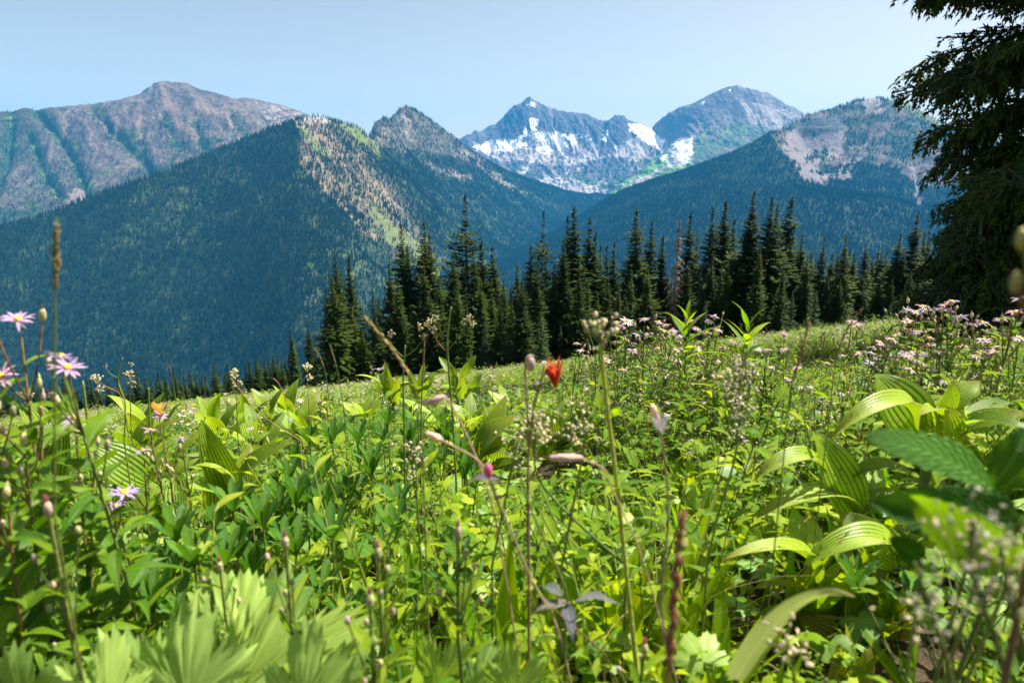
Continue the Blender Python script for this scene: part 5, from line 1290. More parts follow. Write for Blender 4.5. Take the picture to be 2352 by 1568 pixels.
def aster_build(name, H, seed, nleaf=18, heads=3, buds=6, separate=False, pale=False, spread=.05, leafsc=1.0, lean=0.1):
    """returns an Empty with its parts, H metres tall, main head above the root plus the lean"""
    random.seed(seed); np.random.seed(seed); rg = random.Random(seed)
    e = empty(name, (0, 0, 0)); sm = MB(); az = rg.random() * 6.28
    pts = [np.array((lean * H * (k / 8) ** 1.6 * math.cos(az) - lean * H * math.cos(az), lean * H * (k / 8) ** 1.6 * math.sin(az) - lean * H * math.sin(az), H * .97 * k / 8 - (0.03 if k == 0 else 0))) for k in range(9)]
    tube(sm, pts, .0032, .0018, 5)
    tips = [(pts[-1] + (0, 0, .02), (rg.uniform(-.3, .3), rg.uniform(-.5, .1), 1.0))]
    for b in range(heads + buds - 1):
        a = rg.random() * 6.28; i = rg.choice([5, 6, 6, 7, 7]); ln = rg.uniform(.04, .13) * (1 if i > 5 else 1.2)
        bp = curve_pts(pts[i], rdir(a, rg.uniform(.7, 1.1)), ln, 3, bend=-.3); tube(sm, bp, .0016, .0011, 4)
        tips.append((bp[-1], tuple(bp[-1] - bp[-2] + np.array((0, -.004, .01)))))
    sm.build('stem', MS_redstem if seed % 2 else MS_stem, e)
    if separate:
        a = rg.random() * 6
        for k in range(nleaf):
            s = .12 + .85 * k / nleaf; q = s * 8; i = min(int(q), 7); p = pts[i] + (pts[i + 1] - pts[i]) * (q - i); a += 2.4
            o = bpy.data.objects.new('leaf', ALEAF[k % 5]); o.location = p; o.rotation_euler = Euler((rg.uniform(-.4, .4), -rg.uniform(.1, .9), a)); sc_ = leafsc * rg.uniform(.7, 1.15) * (1.15 - .55 * s); o.scale = (sc_,) * 3; link(o, e)
    else:
        fm = MB(); a = rg.random() * 6
        for k in range(nleaf):
            s = .12 + .86 * k / nleaf; q = s * 8; i = min(int(q), 7); p = pts[i] + (pts[i + 1] - pts[i]) * (q - i); a += 2.4
            leaf(fm, p, rdir(a, rg.uniform(.1, .9)), .07 * leafsc * rg.uniform(.7, 1.15) * (1.15 - .5 * s), .019 * leafsc, bend=rg.uniform(.2, 1.0), fold=.22, n=5, wave=.05, twist=rg.uniform(-.4, .4))
        o = fm.build('foliage', ML_dark, e); o['kind'] = 'stuff'
    for k, (p, d) in enumerate(tips):
        if k < heads: head_on(e, p, d, rg.uniform(.85, 1.1), pale, k + seed)
        else:
            o = bpy.data.objects.new('bud', BUD); o.location = p; o.rotation_euler = Vector(d).to_track_quat('Z', 'Y').to_euler(); o.scale = (rg.uniform(.8, 1.15),) * 3; link(o, e)
    return e
AST = {}
def aster_at(u, v, Y, key, label, rz=None, group='asters with pink daisy heads', **kw):
    """stand a copy of the aster so that its top head is at (u, v) when seen from the path"""
    T = P(u, v, Y); zb = gz(T[0], T[1]); H = T[2] - zb
    if H < .12: return None
    if key not in AST:
        AST[key] = e = aster_build('aster_plant', **kw); e['H'] = kw['H']; first = True
    else:
        e = copy_tree(AST[key]); first = False
    h0 = AST[key]['H']; s = H / h0
    e.location = (T[0], T[1], zb); e.rotation_euler = (0, 0, rz if rz is not None else rnd.random() * 6.28)
    sx = max(.8, min(s, 1.25)) if 'near' not in key else 1.0
    e.scale = (sx, sx, s)
    if 'H' in e and not first: del e['H']
    tag(e, label, 'flower', group); return e

N1 = dict(H=.62, seed=3, nleaf=34, heads=2, buds=4, separate=True, leafsc=1.5, lean=.12)
N2 = dict(H=.58, seed=8, nleaf=32, heads=3, buds=5, separate=True, leafsc=1.5, lean=.10)
N3 = dict(H=.45, seed=15, nleaf=26, heads=1, buds=3, separate=True, leafsc=.85, lean=.06)
aster_at(42, 738, .95, 'near_a', 'tall blurred aster with a white-pink head at the far left edge', rz=.4, **N1)
aster_at(142, 826, .90, 'near_b', 'blurred aster with a flat cluster of lilac heads, second from the left edge', rz=2.0, **N2)
aster_at(172, 975, .98, 'near_c', 'aster with a ragged lilac head just below the flat-topped cluster', rz=1.0, **N3)
aster_at(366, 962, 1.55, 'near_c', 'lilac aster with the orange butterfly on its head', rz=3.0, **N3)
aster_at(345, 995, 1.5, 'near_c', 'lilac aster directly below and left of the butterfly', rz=4.4, **N3)
aster_at(418, 1015, 1.5, 'near_c', 'lilac aster right of the one beneath the butterfly', rz=5.2, **N3)
aster_at(330, 1042, 1.45, 'near_c', 'lowest lilac aster of the group under the butterfly', rz=.2, **N3)
aster_at(266, 1168, 1.25, 'near_c', 'single bright lilac aster open low in the left foreground', rz=1.7, **N3)
N4 = dict(H=.5, seed=19, nleaf=36, heads=0, buds=3, separate=True, leafsc=1.8, lean=.10)
N5 = dict(H=.5, seed=23, nleaf=30, heads=0, buds=2, separate=True, leafsc=1.6, lean=.12)
for u, v, Y, k, lb in [(-15, 905, .9, 'near_d', 'leafy aster stem cut by the left edge'), (92, 900, 1.0, 'near_e', 'short aster between the two tall left ones'), (215, 1010, 1.0, 'near_e', 'aster leaning right of the flat-topped cluster'), (55, 1030, .85, 'near_d', 'leafy aster low at the left edge below the tall ones'), (235, 1105, .95, 'near_e', 'aster just left of the single low lilac one'), (15, 1150, .8, 'near_d', 'lowest leafy aster at the left edge')]:
    aster_at(u, v, Y, k, lb, **{'near_d': N4, 'near_e': N5}[k])
mid = [(748, 885, 4.0), (738, 893, 4.05), (762, 898, 4.1), (868, 848, 4.5), (880, 845, 4.6), (575, 985, 2.6), (690, 920, 3.6), (605, 935, 3.4), (520, 905, 3.9), (1000, 912, 5.0), (1125, 855, 5.5), (1250, 832, 4.2),
 (1325, 790, 2.9), (1333, 806, 3.0), (1368, 800, 2.9), (1375, 768, 2.8), (1416, 742, 2.7), (1430, 752, 2.8), (1455, 790, 2.9), (1440, 740, 2.6), (1480, 735, 2.6), (1490, 770, 2.7), (1513, 742, 2.7), (1530, 748, 2.6), (1510, 800, 2.8), (1545, 765, 2.5), (1560, 775, 2.6), (1557, 830, 2.7), (1580, 880, 2.6), (1586, 738, 2.7), (1600, 757, 2.4), (1630, 740, 2.6), (1641, 729, 2.6), (1600, 800, 2.5), (1612, 830, 2.5), (1650, 760, 2.5), (1660, 800, 2.5), (1680, 785, 2.4), (1690, 820, 2.4),
 (1710, 782, 2.3), (1738, 800, 2.3), (1762, 805, 2.2), (1795, 767, 2.5), (1800, 770, 2.5), (1756, 835, 2.2), (1772, 845, 2.2), (1830, 845, 2.6), (1860, 890, 2.2), (1700, 850, 2.2), (1550, 860, 2.3), (1480, 880, 2.4), (1430, 850, 2.5), (1410, 885, 2.6), (1530, 925, 2.2), (1640, 900, 2.2), (1700, 925, 2.0),
 (1956, 740, 2.6), (1968, 748, 2.6), (1940, 785, 2.5), (1900, 835, 2.4), (2005, 800, 2.1), (2022, 790, 2.1), (2040, 795, 2.1), (2050, 782, 2.1), (2062, 770, 2.2), (2000, 812, 2.0), (2075, 812, 2.1), (2085, 820, 2.0), (2105, 830, 2.0), (2120, 838, 2.0), (2090, 850, 1.9), (2140, 845, 2.0), (2100, 718, 2.2), (2117, 705, 2.3), (2125, 715, 2.2), (2080, 715, 2.3),
 (2158, 712, 2.1), (2170, 702, 2.1), (2185, 695, 2.1), (2178, 715, 2.1), (2205, 730, 2.0), (2236, 748, 2.0), (2255, 742, 2.0), (2275, 760, 1.9), (2300, 735, 1.9), (2325, 720, 1.8), (2346, 690, 1.7), (2290, 800, 1.8), (2240, 820, 1.8), (2340, 780, 1.6), (1930, 905, 2.3), (1980, 870, 2.4), (2170, 880, 1.8), (2060, 900, 1.9), (1340, 870, 3.0), (1395, 925, 2.8), (1475, 945, 2.3), (1590, 985, 2.0)]
def place_words(u, v):
    for a, b, w in [(0, 700, 'among the left-hand corn lilies'), (700, 860, 'in front of the left firs'), (860, 1180, 'against the dark firs near the three lilies'), (1180, 1350, 'just right of the red flower'), (1350, 1470, 'at the left shoulder of the leafy aster mound'), (1470, 1590, 'on the crest of the mound before the first green shoot'), (1590, 1700, 'on the mound between the two green shoots'), (1700, 1800, 'by the right-hand green shoot'), (1800, 1990, 'beside the rusty slanting grass'), (1990, 2150, 'in the pink cluster above the broad-leaved lily'), (2150, 2230, 'before the foot of the big dark tree'), (2230, 2400, 'by the right edge under the big dark tree')]:
        if a <= u < b: return w
cnt = {}
for i, (u, v, Y) in enumerate(sorted(mid)):
    k = i % 6; hd, bd = [(1, 5), (2, 5), (3, 4), (1, 7), (2, 7), (4, 3)][k]
    w = place_words(u, v); cnt[w] = cnt.get(w, 0) + 1
    aster_at(u, v, Y, 'mid%d' % k, f"pink aster, {ords[cnt[w] - 1]} {w}", H=.55, seed=20 + k, nleaf=26, heads=hd, buds=bd, pale=True, leafsc=.95, lean=.05 + .02 * k)

# ---------------------------------------------------------------- butterfly resting on its aster
def butterfly(u, v, Y):
    p = P(u, v, Y); e = empty('butterfly', p); tag(e, 'orange spotted butterfly with raised wings on a lilac aster', 'butterfly')
    bm_ = MB(); blob(bm_, (0, 0, 0), .0022, .009, axis=(.3, .9, .2), n=6, m=5); bm_.build('body', MS_body, e)
    for sg in (-1, 1):
        w = MB(); V = [(0, 0, 0)]; n = 12
        for j in range(n + 1):
            t = -0.5 + 2.1 * j / n; r = .030 * (1 - .25 * abs(math.sin(t * 1.6)) * (j % 12 > 5)) * (1 + .05 * (j % 2))
            V.append((sg * .62 * r * math.cos(t * .8), r * math.sin(t) * .55, r * (.55 + .5 * math.cos(t - .7))))
        w.add(V, [(0, j, j + 1) for j in range(1, n + 1)]); wo = w.build('wing', MS_wing, e)
        md = wo.modifiers.new('thick', 'SOLIDIFY'); md.thickness = .0004
        sp = MB()
        for j in range(7):
            a = V[2 + j]; q = np.array(a) * .88 + np.array((0, -.0009, 0)); blob(sp, q, .0014, .0007, n=5, m=3, axis=(sg * .7, -.6, 0)); q2 = np.array(a) * .6 + np.array((0, -.0009, 0)); blob(sp, q2, .0012, .0007, n=5, m=3, axis=(sg * .7, -.6, 0))
        sp.build('wing_spots', MS_body, wo)
butterfly(371, 952, 1.545)

# ---------------------------------------------------------------- single stalks drawn as points (u, v, distance), rooted in the turf below
def path_pts(e, pts, n=5):
    W = [loc_(e, P(*p)) for p in pts]; out = []
    for i in range(len(W) - 1):
        p0 = W[max(i - 1, 0)]; p1 = W[i]; p2 = W[i + 1]; p3 = W[min(i + 2, len(W) - 1)]
        for k in range(n):
            t = k / n; out.append(.5 * ((2 * p1) + (-p0 + p2) * t + (2 * p0 - 5 * p1 + 4 * p2 - p3) * t * t + (-p0 + 3 * p1 - 3 * p2 + p3) * t ** 3))
    out.append(W[-1]); return out
def stalk(name, pts, r0, r1, mat, label, cat, group=None, root=True):
    """pts run from the root upwards"""
    p = P(*pts[0]); e = empty(name, (p[0], p[1], gz(p[0], p[1]))); tag(e, label, cat, group)
    sm = MB(); pp = path_pts(e, pts)
    if root: pp = [np.array((0, 0, -.02))] + pp
    tube(sm, pp, r0, r1, 6, cap=True); sm.build('stem', mat, e); return e, pp
def spike(e, pp, a, b, w, mat, n=60, name='seed_spike', seed=0):
    rg = random.Random(seed); mb = MB(); i0 = int(a * (len(pp) - 1)); i1 = int(b * (len(pp) - 1)); seg = pp[i0:i1 + 1]
    tube(mb, seg, w * .35, w * .12, 5)
    for k in range(n):
        q = k / n * (len(seg) - 1); i = min(int(q), len(seg) - 2); p = seg[i] + (seg[i + 1] - seg[i]) * (q - i); d = unit(seg[i + 1] - seg[i]); o = rdir(rg.random() * 6.28, rg.uniform(-1, 1)); env = math.sin(math.pi * min(.97, .12 + k / n * .85)) ** .6
        blob(mb, p + o * w * .35 * env, w * .28, w * .85, axis=d + o * .45, n=4, m=3)
        if k % 3 == 0: tube(mb, [p, p + (d + o * .6) * w * 2.2], .0002, .0001, 3)
    return mb.build(name, mat, e)
G = 'grass stalks with seed spikes'
for i, (pts, a, b, w, r, mat, smat, lb) in enumerate([
 ([(125, 1180, .56), (126, 900, .56), (127, 700, .56), (129, 610, .56), (130, 500, .56)], .62, .98, .0048, .0011, MS_stem, MS_spike, 'tall upright grass stalk with a narrow green spike at the left'),
 ([(968, 960, .85), (950, 880, .85), (915, 822, .85), (875, 770, .85), (838, 728, .85)], .42, 1.0, .0048, .0013, MS_stem, MS_spike, 'grass stalk with a thick spike slanting up left before the firs'),
 ([(1530, 1568, .40), (1541, 1480, .40), (1552, 1330, .40), (1566, 1180, .40)], .25, 1.0, .006, .0014, MS_redstem, MS_redspike, 'blurred rusty red grass spike in the lower centre right'),
 ([(1815, 900, .9), (1828, 850, .9), (1843, 800, .9), (1858, 740, .9)], .3, 1.0, .0036, .001, MS_stem, MS_redspike, 'blurred rusty spike slanting before the right-hand meadow'),
 ([(1915, 860, 1.1), (1930, 790, 1.1), (1955, 740, 1.1), (1978, 710, 1.1)], .3, 1.0, .0032, .001, MS_stem, MS_redspike, 'thin rusty spike slanting right over the far meadow'),
 ([(760, 950, 1.5), (748, 860, 1.5), (735, 820, 1.5), (722, 800, 1.5)], .5, 1.0, .003, .001, MS_stem, MS_spike, 'small grass spike beside the leftmost slim firs'),
 ([(790, 940, 1.5), (775, 850, 1.5), (765, 815, 1.5), (758, 790, 1.5)], .5, 1.0, .003, .001, MS_stem, MS_spike, 'small grass spike in front of the twin-topped fir'),
 ([(290, 960, 1.6), (275, 905, 1.6), (240, 885, 1.6), (222, 872, 1.6)], .4, 1.0, .003, .001, MS_stem, MS_redspike, 'dark red grass spike leaning left over the left brow'),
 ([(405, 930, 2.0), (398, 880, 2.0), (392, 850, 2.0), (388, 838, 2.0)], .4, 1.0, .003, .001, MS_stem, MS_redspike, 'short reddish spike above the left brow firs'),
 ([(660, 930, 1.9), (652, 905, 1.9), (640, 880, 1.9), (628, 868, 1.9)], .3, 1.0, .003, .001, MS_stem, MS_redspike, 'brown spike leaning left by the small slim fir'),
 ([(2215, 900, 1.4), (1630 + 570, 800, 1.4), (2196, 740, 1.4), (2193, 705, 1.4)], .6, 1.0, .003, .001, MS_stem, MS_spike, 'fine grass spike under the big dark tree'),
 ([(1795, 960, 1.5), (1880, 840, 1.5), (1886, 790, 1.5), (1888, 770, 1.5)], .6, 1.0, .003, .001, MS_stem, MS_redspike, 'thin dark spike upright over the mid meadow'),
 ([(690, 1010, 1.6), (612, 960, 1.6), (560, 905, 1.6), (530, 868, 1.6)], .7, 1.0, .003, .001, MS_brownstem, MS_spike, 'pale bent grass stalk leaning over the left lilies')]):
    e, pp = stalk('grass_stalk', pts, r, r * .6, mat, lb, 'grass', G); spike(e, pp, a, b, w, smat, seed=i)

# valerian-like stalks gone to seed
def fluff(e, c, r, n, seed, mat=MS_seed, name='seed_head'):
    rg = random.Random(seed); mb = MB()
    for k in range(n):
        o = rdir(rg.random() * 6.28, rg.uniform(-.3, 1.4)) * r * rg.uniform(.5, 1.1); tube(mb, [c - (0, 0, r * .8), c + o], r * .05, r * .03, 3); blob(mb, c + o, r * .17, r * .22, n=5, m=3, axis=o)
        if k % 2 == 0:
            for q in range(4): tube(mb, [c + o, c + o + rdir(rg.random() * 6.28, rg.uniform(.2, 1.3)) * r * .35], r * .02, r * .01, 3)
    return mb.build(name, mat, e)
def branchto(e, pts, r, mat):
    mb = MB(); tube(mb, path_pts(e, pts), r, r * .6, 5); return mb.build('branch', mat, e)
V_ = 1.75
e, pp = stalk('valerian_stalk', [(930, 1100, V_), (928, 960, V_), (926, 870, V_), (931, 792, V_)], .0030, .0022, MS_stem, 'green stalk with forked seed branches, left of the three before the firs', 'plant', 'seeding valerian stalks')
branchto(e, [(926, 820, V_), (905, 798, V_), (888, 770, V_)], .0015, MS_stem); branchto(e, [(928, 820, V_), (955, 800, V_), (975, 772, V_)], .0015, MS_stem); fluff(e, loc_(e, P(897, 768, V_)), .012, 9, 1)
e, pp = stalk('valerian_stalk', [(965, 1050, V_), (968, 930, V_), (972, 850, V_), (975, 785, V_)], .0026, .0018, MS_redstem, 'reddish seeding stalk, middle of the three before the firs', 'plant', 'seeding valerian stalks')
for u, v in ((962, 752), (985, 745), (994, 758), (972, 772)): branchto(e, [(975, 790, V_), ((975 + u) / 2, (783 + v) / 2, V_), (u, v, V_)], .0011, MS_redstem); fluff(e, loc_(e, P(u, v, V_)), .012, 9, u)
e, pp = stalk('valerian_stalk', [(1048, 1110, V_), (1040, 960, V_), (1028, 810, V_), (1030, 750, V_), (1036, 704, V_)], .0034, .0024, MS_stem, 'tall bare-tipped green stalk, right of the three before the firs', 'plant', 'seeding valerian stalks')
for u, v, u2, v2 in ((985, 740, 1005, 785), (998, 733, 1005, 785), (1068, 740, 1055, 770), (1086, 745, 1055, 770), (1080, 732, 1055, 770)): branchto(e, [(1028, 807, V_), (u2, v2, V_), (u, v, V_)], .0013, MS_redstem if u < 1030 else MS_stem); fluff(e, loc_(e, P(u, v, V_)), .012, 9, u)
e, pp = stalk('valerian_stalk', [(285, 1010, 1.7), (288, 930, 1.7), (272, 880, 1.7), (274, 850, 1.7), (281, 820, 1.7)], .0020, .0014, MS_stem, 'thin forked green stalk with two tiny seed heads over the left brow', 'plant', 'seeding valerian stalks')
branchto(e, [(272, 868, 1.7), (252, 856, 1.7), (243, 843, 1.7)], .001, MS_stem); branchto(e, [(273, 868, 1.7), (290, 850, 1.7), (300, 838, 1.7)], .001, MS_stem); fluff(e, loc_(e, P(243, 841, 1.7)), .007, 6, 4); fluff(e, loc_(e, P(300, 836, 1.7)), .007, 6, 5)
for i, (pts, lb) in enumerate([([(205, 1060, 1.4), (200, 960, 1.4), (190, 874, 1.4)], 'cut green stem standing over the left brow'), ([(343, 960, 1.9), (342, 920, 1.9), (341, 890, 1.9)], 'short cut green stem above the butterfly')]):
    stalk('bare_stem', pts, .0026, .0022, MS_stem, lb, 'stem')
for i, (u, v, Y, lb) in enumerate([(222, 872, 2.2, 'frothy pale seed head on the left brow, left of the forked stalk'), (296, 862, 2.2, 'frothy white seed head on the left brow, right of the forked stalk'), (60, 905, 2.3, 'pale seed head at the far left brow'), (126, 912, 2.3, 'flat pale seed head behind the near asters'), (705, 845, 2.6, 'greenish seed spray left of the tall left firs'), (1130, 870, 3.0, 'yellow-green flower umbel before the far meadow'), (540, 860, 2.4, 'brown frothy seed head over the left lilies')]):
    e, pp = stalk('seeding_herb', [(u + 6, v + 140, Y), (u + 3, v + 60, Y), (u, v, Y)], .0018, .001, MS_stem, lb, 'plant'); fluff(e, loc_(e, P(u, v, Y)), .02, 22, i + 30); fluff(e, loc_(e, P(u + 6, v + 22, Y)), .016, 14, i + 50)

MS_ystem = soft_mat('yellow_green_stem', (0.26, 0.32, 0.05), (0.34, 0.36, 0.07), rough=0.5, noise=60)
# blurred umbel stalk right of centre
Y = .78
e, pp = stalk('umbel_stalk', [(1465, 1560, Y), (1440, 1330, Y), (1418, 1120, Y), (1398, 960, Y), (1385, 850, Y), (1380, 770, Y)], .0036, .0024, MS_ystem, 'thick blurred stalk with a knobbly green-pink umbel right of centre', 'plant')
rg = random.Random(3)
for k in range(26):
    u = 1378 + rg.gauss(0, 20); v = 748 + rg.gauss(0, 13) + abs(u - 1378) * .2; q = loc_(e, P(u, v, Y + rg.uniform(-.02, .02)))
    m = MB(); tube(m, [loc_(e, P(1380, 790, Y)), q], .0009, .0007, 3, mat=1); blob(m, q, .0030, .0038, n=6, m=4, mat=0); m.build('seed_head' if k % 3 else 'bud', [MS_seed if k % 3 else MS_bud, MS_stem], e)
for (u, v) in ((1372, 850), (1362, 900), (1398, 915), (1400, 1120)):
    lm = MB(); leaf(lm, loc_(e, P(u + 16, v + 40, Y)), rdir(1.6 + (u > 1390) * 3, .9), .03, .012, bend=.4, mat=0); lm.build('leaf', [ML_sprig], e)
for a in range(6):
    lm = MB(); leaf(lm, loc_(e, P(1418, 1120, Y)), rdir(a * 1.05, .5), .045, .013, bend=.5, mat=0); lm.build('leaf', [ML_sprig], e)

# scarlet nodding flower and pale pod
Y = .80
e, pp = stalk('columbine', [(1215, 1540, Y), (1213, 1300, Y), (1212, 1090, Y), (1222, 960, Y), (1240, 880, Y), (1262, 842, Y), (1274, 845, Y)], .0018, .0011, MS_redstem, 'blurred scarlet tubular flower nodding on a thin stem near the centre', 'flower')
fm = MB(); c0 = loc_(e, P(1276, 886, Y)); top = [(1256, 850), (1266, 848), (1277, 850), (1284, 852), (1270, 856)]
for k, (u, v) in enumerate(top):
    t = loc_(e, P(u, v, Y + .006 * ((k % 3) - 1))); tube(fm, [c0, c0 + (t - c0) * .55 + (0, 0, 0), t], .0018, .0034, 6, cap=True); blob(fm, t, .0032, n=6, m=4)
for k in range(5):
    leaf(fm, c0 + (0, 0, .006), unit(loc_(e, P(1255 + 9 * k, 850, Y + .02 * (k % 2) - .01)) - c0), .034, .006, bend=-.1, n=5, prof='lance', wave=.15)
fm.build('flower_head', [MS_red], e)
e, pp = stalk('nodding_pod', [(1216, 1400, Y), (1214, 1150, Y), (1212, 960, Y), (1206, 860, Y), (1208, 825, Y), (1216, 818, Y)], .0018, .0013, MS_brownstem, 'pale pink nodding pod on a hairy stem left of the scarlet flower', 'plant')
pm = MB(); blob(pm, loc_(e, P(1218, 834, Y)), .0062, .010, n=8, m=6); leaf(pm, loc_(e, P(1210, 822, Y)), (0.2, 0, .9), .012, .006, bend=2.0, mat=0, n=5); pm.build('pod', [MS_pod], e)

# wiry dry stems with withered leaves through the centre foreground
Y = .68
B_ = 'wiry dry stems in the foreground'
for i, (pts, r, mat, lb, pods) in enumerate([
 ([(1322, 1620, Y), (1280, 1440, Y), (1222, 1330, Y), (1150, 1160, Y), (1120, 1090, Y), (1090, 1050, Y), (1000, 1003, Y)], .0018, MS_brownstem, 'long dry stem curving up left through the centre foreground', [(998, 1002, .0045, .011)]),
 ([(1300, 1600, Y), (1240, 1420, Y), (1180, 1260, Y), (1128, 1110, Y), (1122, 1082, Y)], .0014, MS_redstem, 'thin stem carrying a rosy bud in the centre foreground', []),
 ([(1190, 1500, .72), (1135, 1180, .72), (1090, 1040, .72), (1040, 935, .72), (1018, 912, .72), (992, 918, .72)], .0018, MS_brownstem, 'dry stem with a hooked pinkish pod left of the scarlet flower', [(998, 918, .0045, .014)]),
 ([(1536, 1500, Y), (1490, 1330, Y), (1455, 1230, Y), (1405, 1120, Y), (1385, 1075, Y), (1340, 1055, Y), (1290, 1052, Y)], .0016, MS_brownstem, 'dry stem ending in a long pale pod right of centre', [(1300, 1050, .0048, .020)]),
 ([(1560, 1590, .66), (1520, 1400, .66), (1535, 1180, .66), (1522, 1020, .66), (1508, 960, .66)], .0022, MS_brownstem, 'pinkish stem with a drooping withered tip right of centre', [(1505, 952, .0042, .013)]),
 ([(1298, 1600, Y), (1299, 1440, Y), (1298, 1350, Y), (1225, 1180, Y), (1190, 1060, Y), (1215, 980, Y)], .0022, MS_stem, 'dark green wiry stem bearing purplish leaves in the centre foreground', []),
 ([(1390, 1500, .7), (1215, 1330, .7), (1214, 1180, .7), (1214, 980, .7), (1232, 960, .7), (1280, 1002, .7)], .0014, MS_redstem, 'thin reddish stem crossing behind the centre foreground', [])]):
    r *= .72; e, pp = stalk('dry_stem', pts, r, r * .7, mat, lb, 'stem', B_)
    for (u, v, rr, rl) in pods:
        m = MB(); blob(m, loc_(e, P(u, v, pts[-1][2])), rr, rl, axis=unit(pp[-1] - pp[-3]), n=7, m=5); m.build('pod', [MS_pod], e)
    if i == 1:
        m = MB(); blob(m, loc_(e, P(1122, 1080, Y)), .0048, .0085, n=8, m=5); m.build('bud', [MS_pinkbud], e)
    if i in (5, 0, 4):
        for (u, v, L, a) in [(1320, 1380, .060, .2), (1315, 1385, .055, 3.3), (1300, 1390, .05, 4.8), (1290, 1370, .045, 2.2)] if i == 5 else [(1150, 1110, .05, 2.6)] if i == 0 else [(1508, 960, .03, 4.7)]:
            m = MB(); leaf(m, loc_(e, P(u, v, pts[0][2])), rdir(a, .25), L, .017, bend=.8, fold=.3, n=6, wave=.12); m.build('leaf', [ML_purple], e)

# rosy-budded leafy stems low in the foreground
def budded(u, v, Y, seed, label, pink=True, hgt=None):
    rg = random.Random(seed); T = P(u, v, Y); e = empty('budding_aster', (T[0], T[1] + .02, gz(T[0], T[1]))); tag(e, label, 'flower', 'budding asters in the foreground')
    top = loc_(e, T); pts = [np.array((0, 0, -.02)), top * .35 + (.005, 0, 0), top * .7 - (.003, 0, 0), top]
    sm = MB(); tube(sm, pts, .0028, .0018, 6); sm.build('stem', MS_stem, e)
    m = MB(); blob(m, top, .0042, .0085, n=8, m=5); m.build('bud', MS_bud, e); m = MB()
    for k in range(6): leaf(m, top + (0, 0, .005), rdir(k * 1.05, 1.35), .010, .004, bend=-.1, n=3, prof='petal')
    m.build('petals', [MS_pinkbud], e)
    for k in range(4):
        q = top * (.8 + .05 * k) + np.array((rg.uniform(-.025, .025), rg.uniform(-.01, .01), 0)); m = MB(); tube(m, [top * .72, q], .001, .001, 4, mat=1); blob(m, q, .003, .005, n=7, m=4); m.build('bud', [MS_bud, MS_stem], e)
    a = rg.random() * 6
    for k in range(15):
        s = .25 + .7 * k / 15; a += 2.4; p = top * s; o = bpy.data.objects.new('leaf', BLEAF[k % 3]); o.location = p; o.rotation_euler = Euler((rg.uniform(-.3, .3), -rg.uniform(.4, 1.15), a)); sc_ = rg.uniform(.7, 1.1) * (1.2 - .5 * s); o.scale = (sc_,) * 3; link(o, e)
BLEAF = [mk_leaf(60 + s, L=.062, W=.015, bend=.3 + .2 * s, mat=ML_sprig, wave=.05) for s in range(3)]
for a in [(868, 1270, .62, 1, 'brightest pink-tipped aster bud in the bottom centre left'), (1052, 1222, .66, 2, 'pink-tipped aster buds in the lower centre'), (655, 1245, .68, 3, 'pale rosy aster buds in the lower left of centre'), (110, 1168, .60, 4, 'small blurred rosy bud low among the near left asters'), (505, 1300, .8, 5, 'budding aster hidden low between lily and lobed leaves'), (1480, 1490, .62, 6, 'pale bud at the bottom right of centre'), (850, 1380, .55, 7, 'budding aster at the bottom centre left, below the pink one')]:
    budded(*a)

# two bright leafy shoots crowning the mound
def shoot(u, v, Y, seed, label):
    rg = random.Random(seed); T = P(u, v, Y); e = empty('willowherb_shoot', (T[0], T[1], gz(T[0], T[1]))); tag(e, label, 'plant', 'bright leafy shoots on the aster mound')
    H = T[2] - e.location[2]; sm = MB(); tube(sm, [(0, 0, -.02), (.004, 0, H * .5), (0, 0, H * .93)], .004, .002, 6); sm.build('stem', MS_stem, e); a = rg.random() * 6
    for k in range(30):
        s = .45 + .5 * k / 30; a += 2.4; o = bpy.data.objects.new('leaf', SLEAF[k % 3]); o.location = (0, 0, H * s); el = .15 + 1.15 * max(0, (s - .55) / .4) ** 1.3; o.rotation_euler = Euler((rg.uniform(-.3, .3), -el, a)); sc_ = rg.uniform(.85, 1.1) * (1.0 if s < .85 else .75 - 1.2 * (s - .88)); o.scale = (sc_,) * 3; link(o, e)
SLEAF = [mk_leaf(80 + s, L=.135, W=.026, bend=.35 + .2 * s, mat=ML_sprig, n=9, wave=.05) for s in range(3)]
shoot(1580, 703, 2.35, 1, 'bright leafy shoot on the mound, left one of the two')
shoot(1722, 712, 2.25, 2, 'bright leafy shoot on the mound, right one of the two')

# ---------------------------------------------------------------- large lobed leaves in front
def lobed_plant(name, ru, rY, leaves, label, mat=None, cat='plant', group=None):
    e = root_at(name, ru, rY, label, cat, group)
    for i, q in enumerate(leaves):
        u0, v0, u1, v1, wf, Y0, Y1 = q[:7]; kw = q[7] if len(q) > 7 else {}
        a = loc_(e, P(u0, v0, Y0)); b = loc_(e, P(u1, v1, Y1)); d = b - a; L = np.linalg.norm(d); random.seed(i * 7 + int(ru)); np.random.seed(i)
        m = MB(); k2 = dict(lobes=5, cut=.5, teeth=.06, droop=.16, span=3.9, rings=5, per=14); k2.update({x: y for x, y in kw.items() if x != 'up'})
        lobed(m, a, d, L * 1.05, tilt_up=kw.get('up', (.1, -.75, .65)), **k2); m.build('leaf', [mat or ML_lobed], e)
        s = MB(); tube(s, [a, a * .5 + np.array((0, .02, 0)), (0, 0, -.02)], .0035, .004, 6); s.build('stem', MS_stem, e)
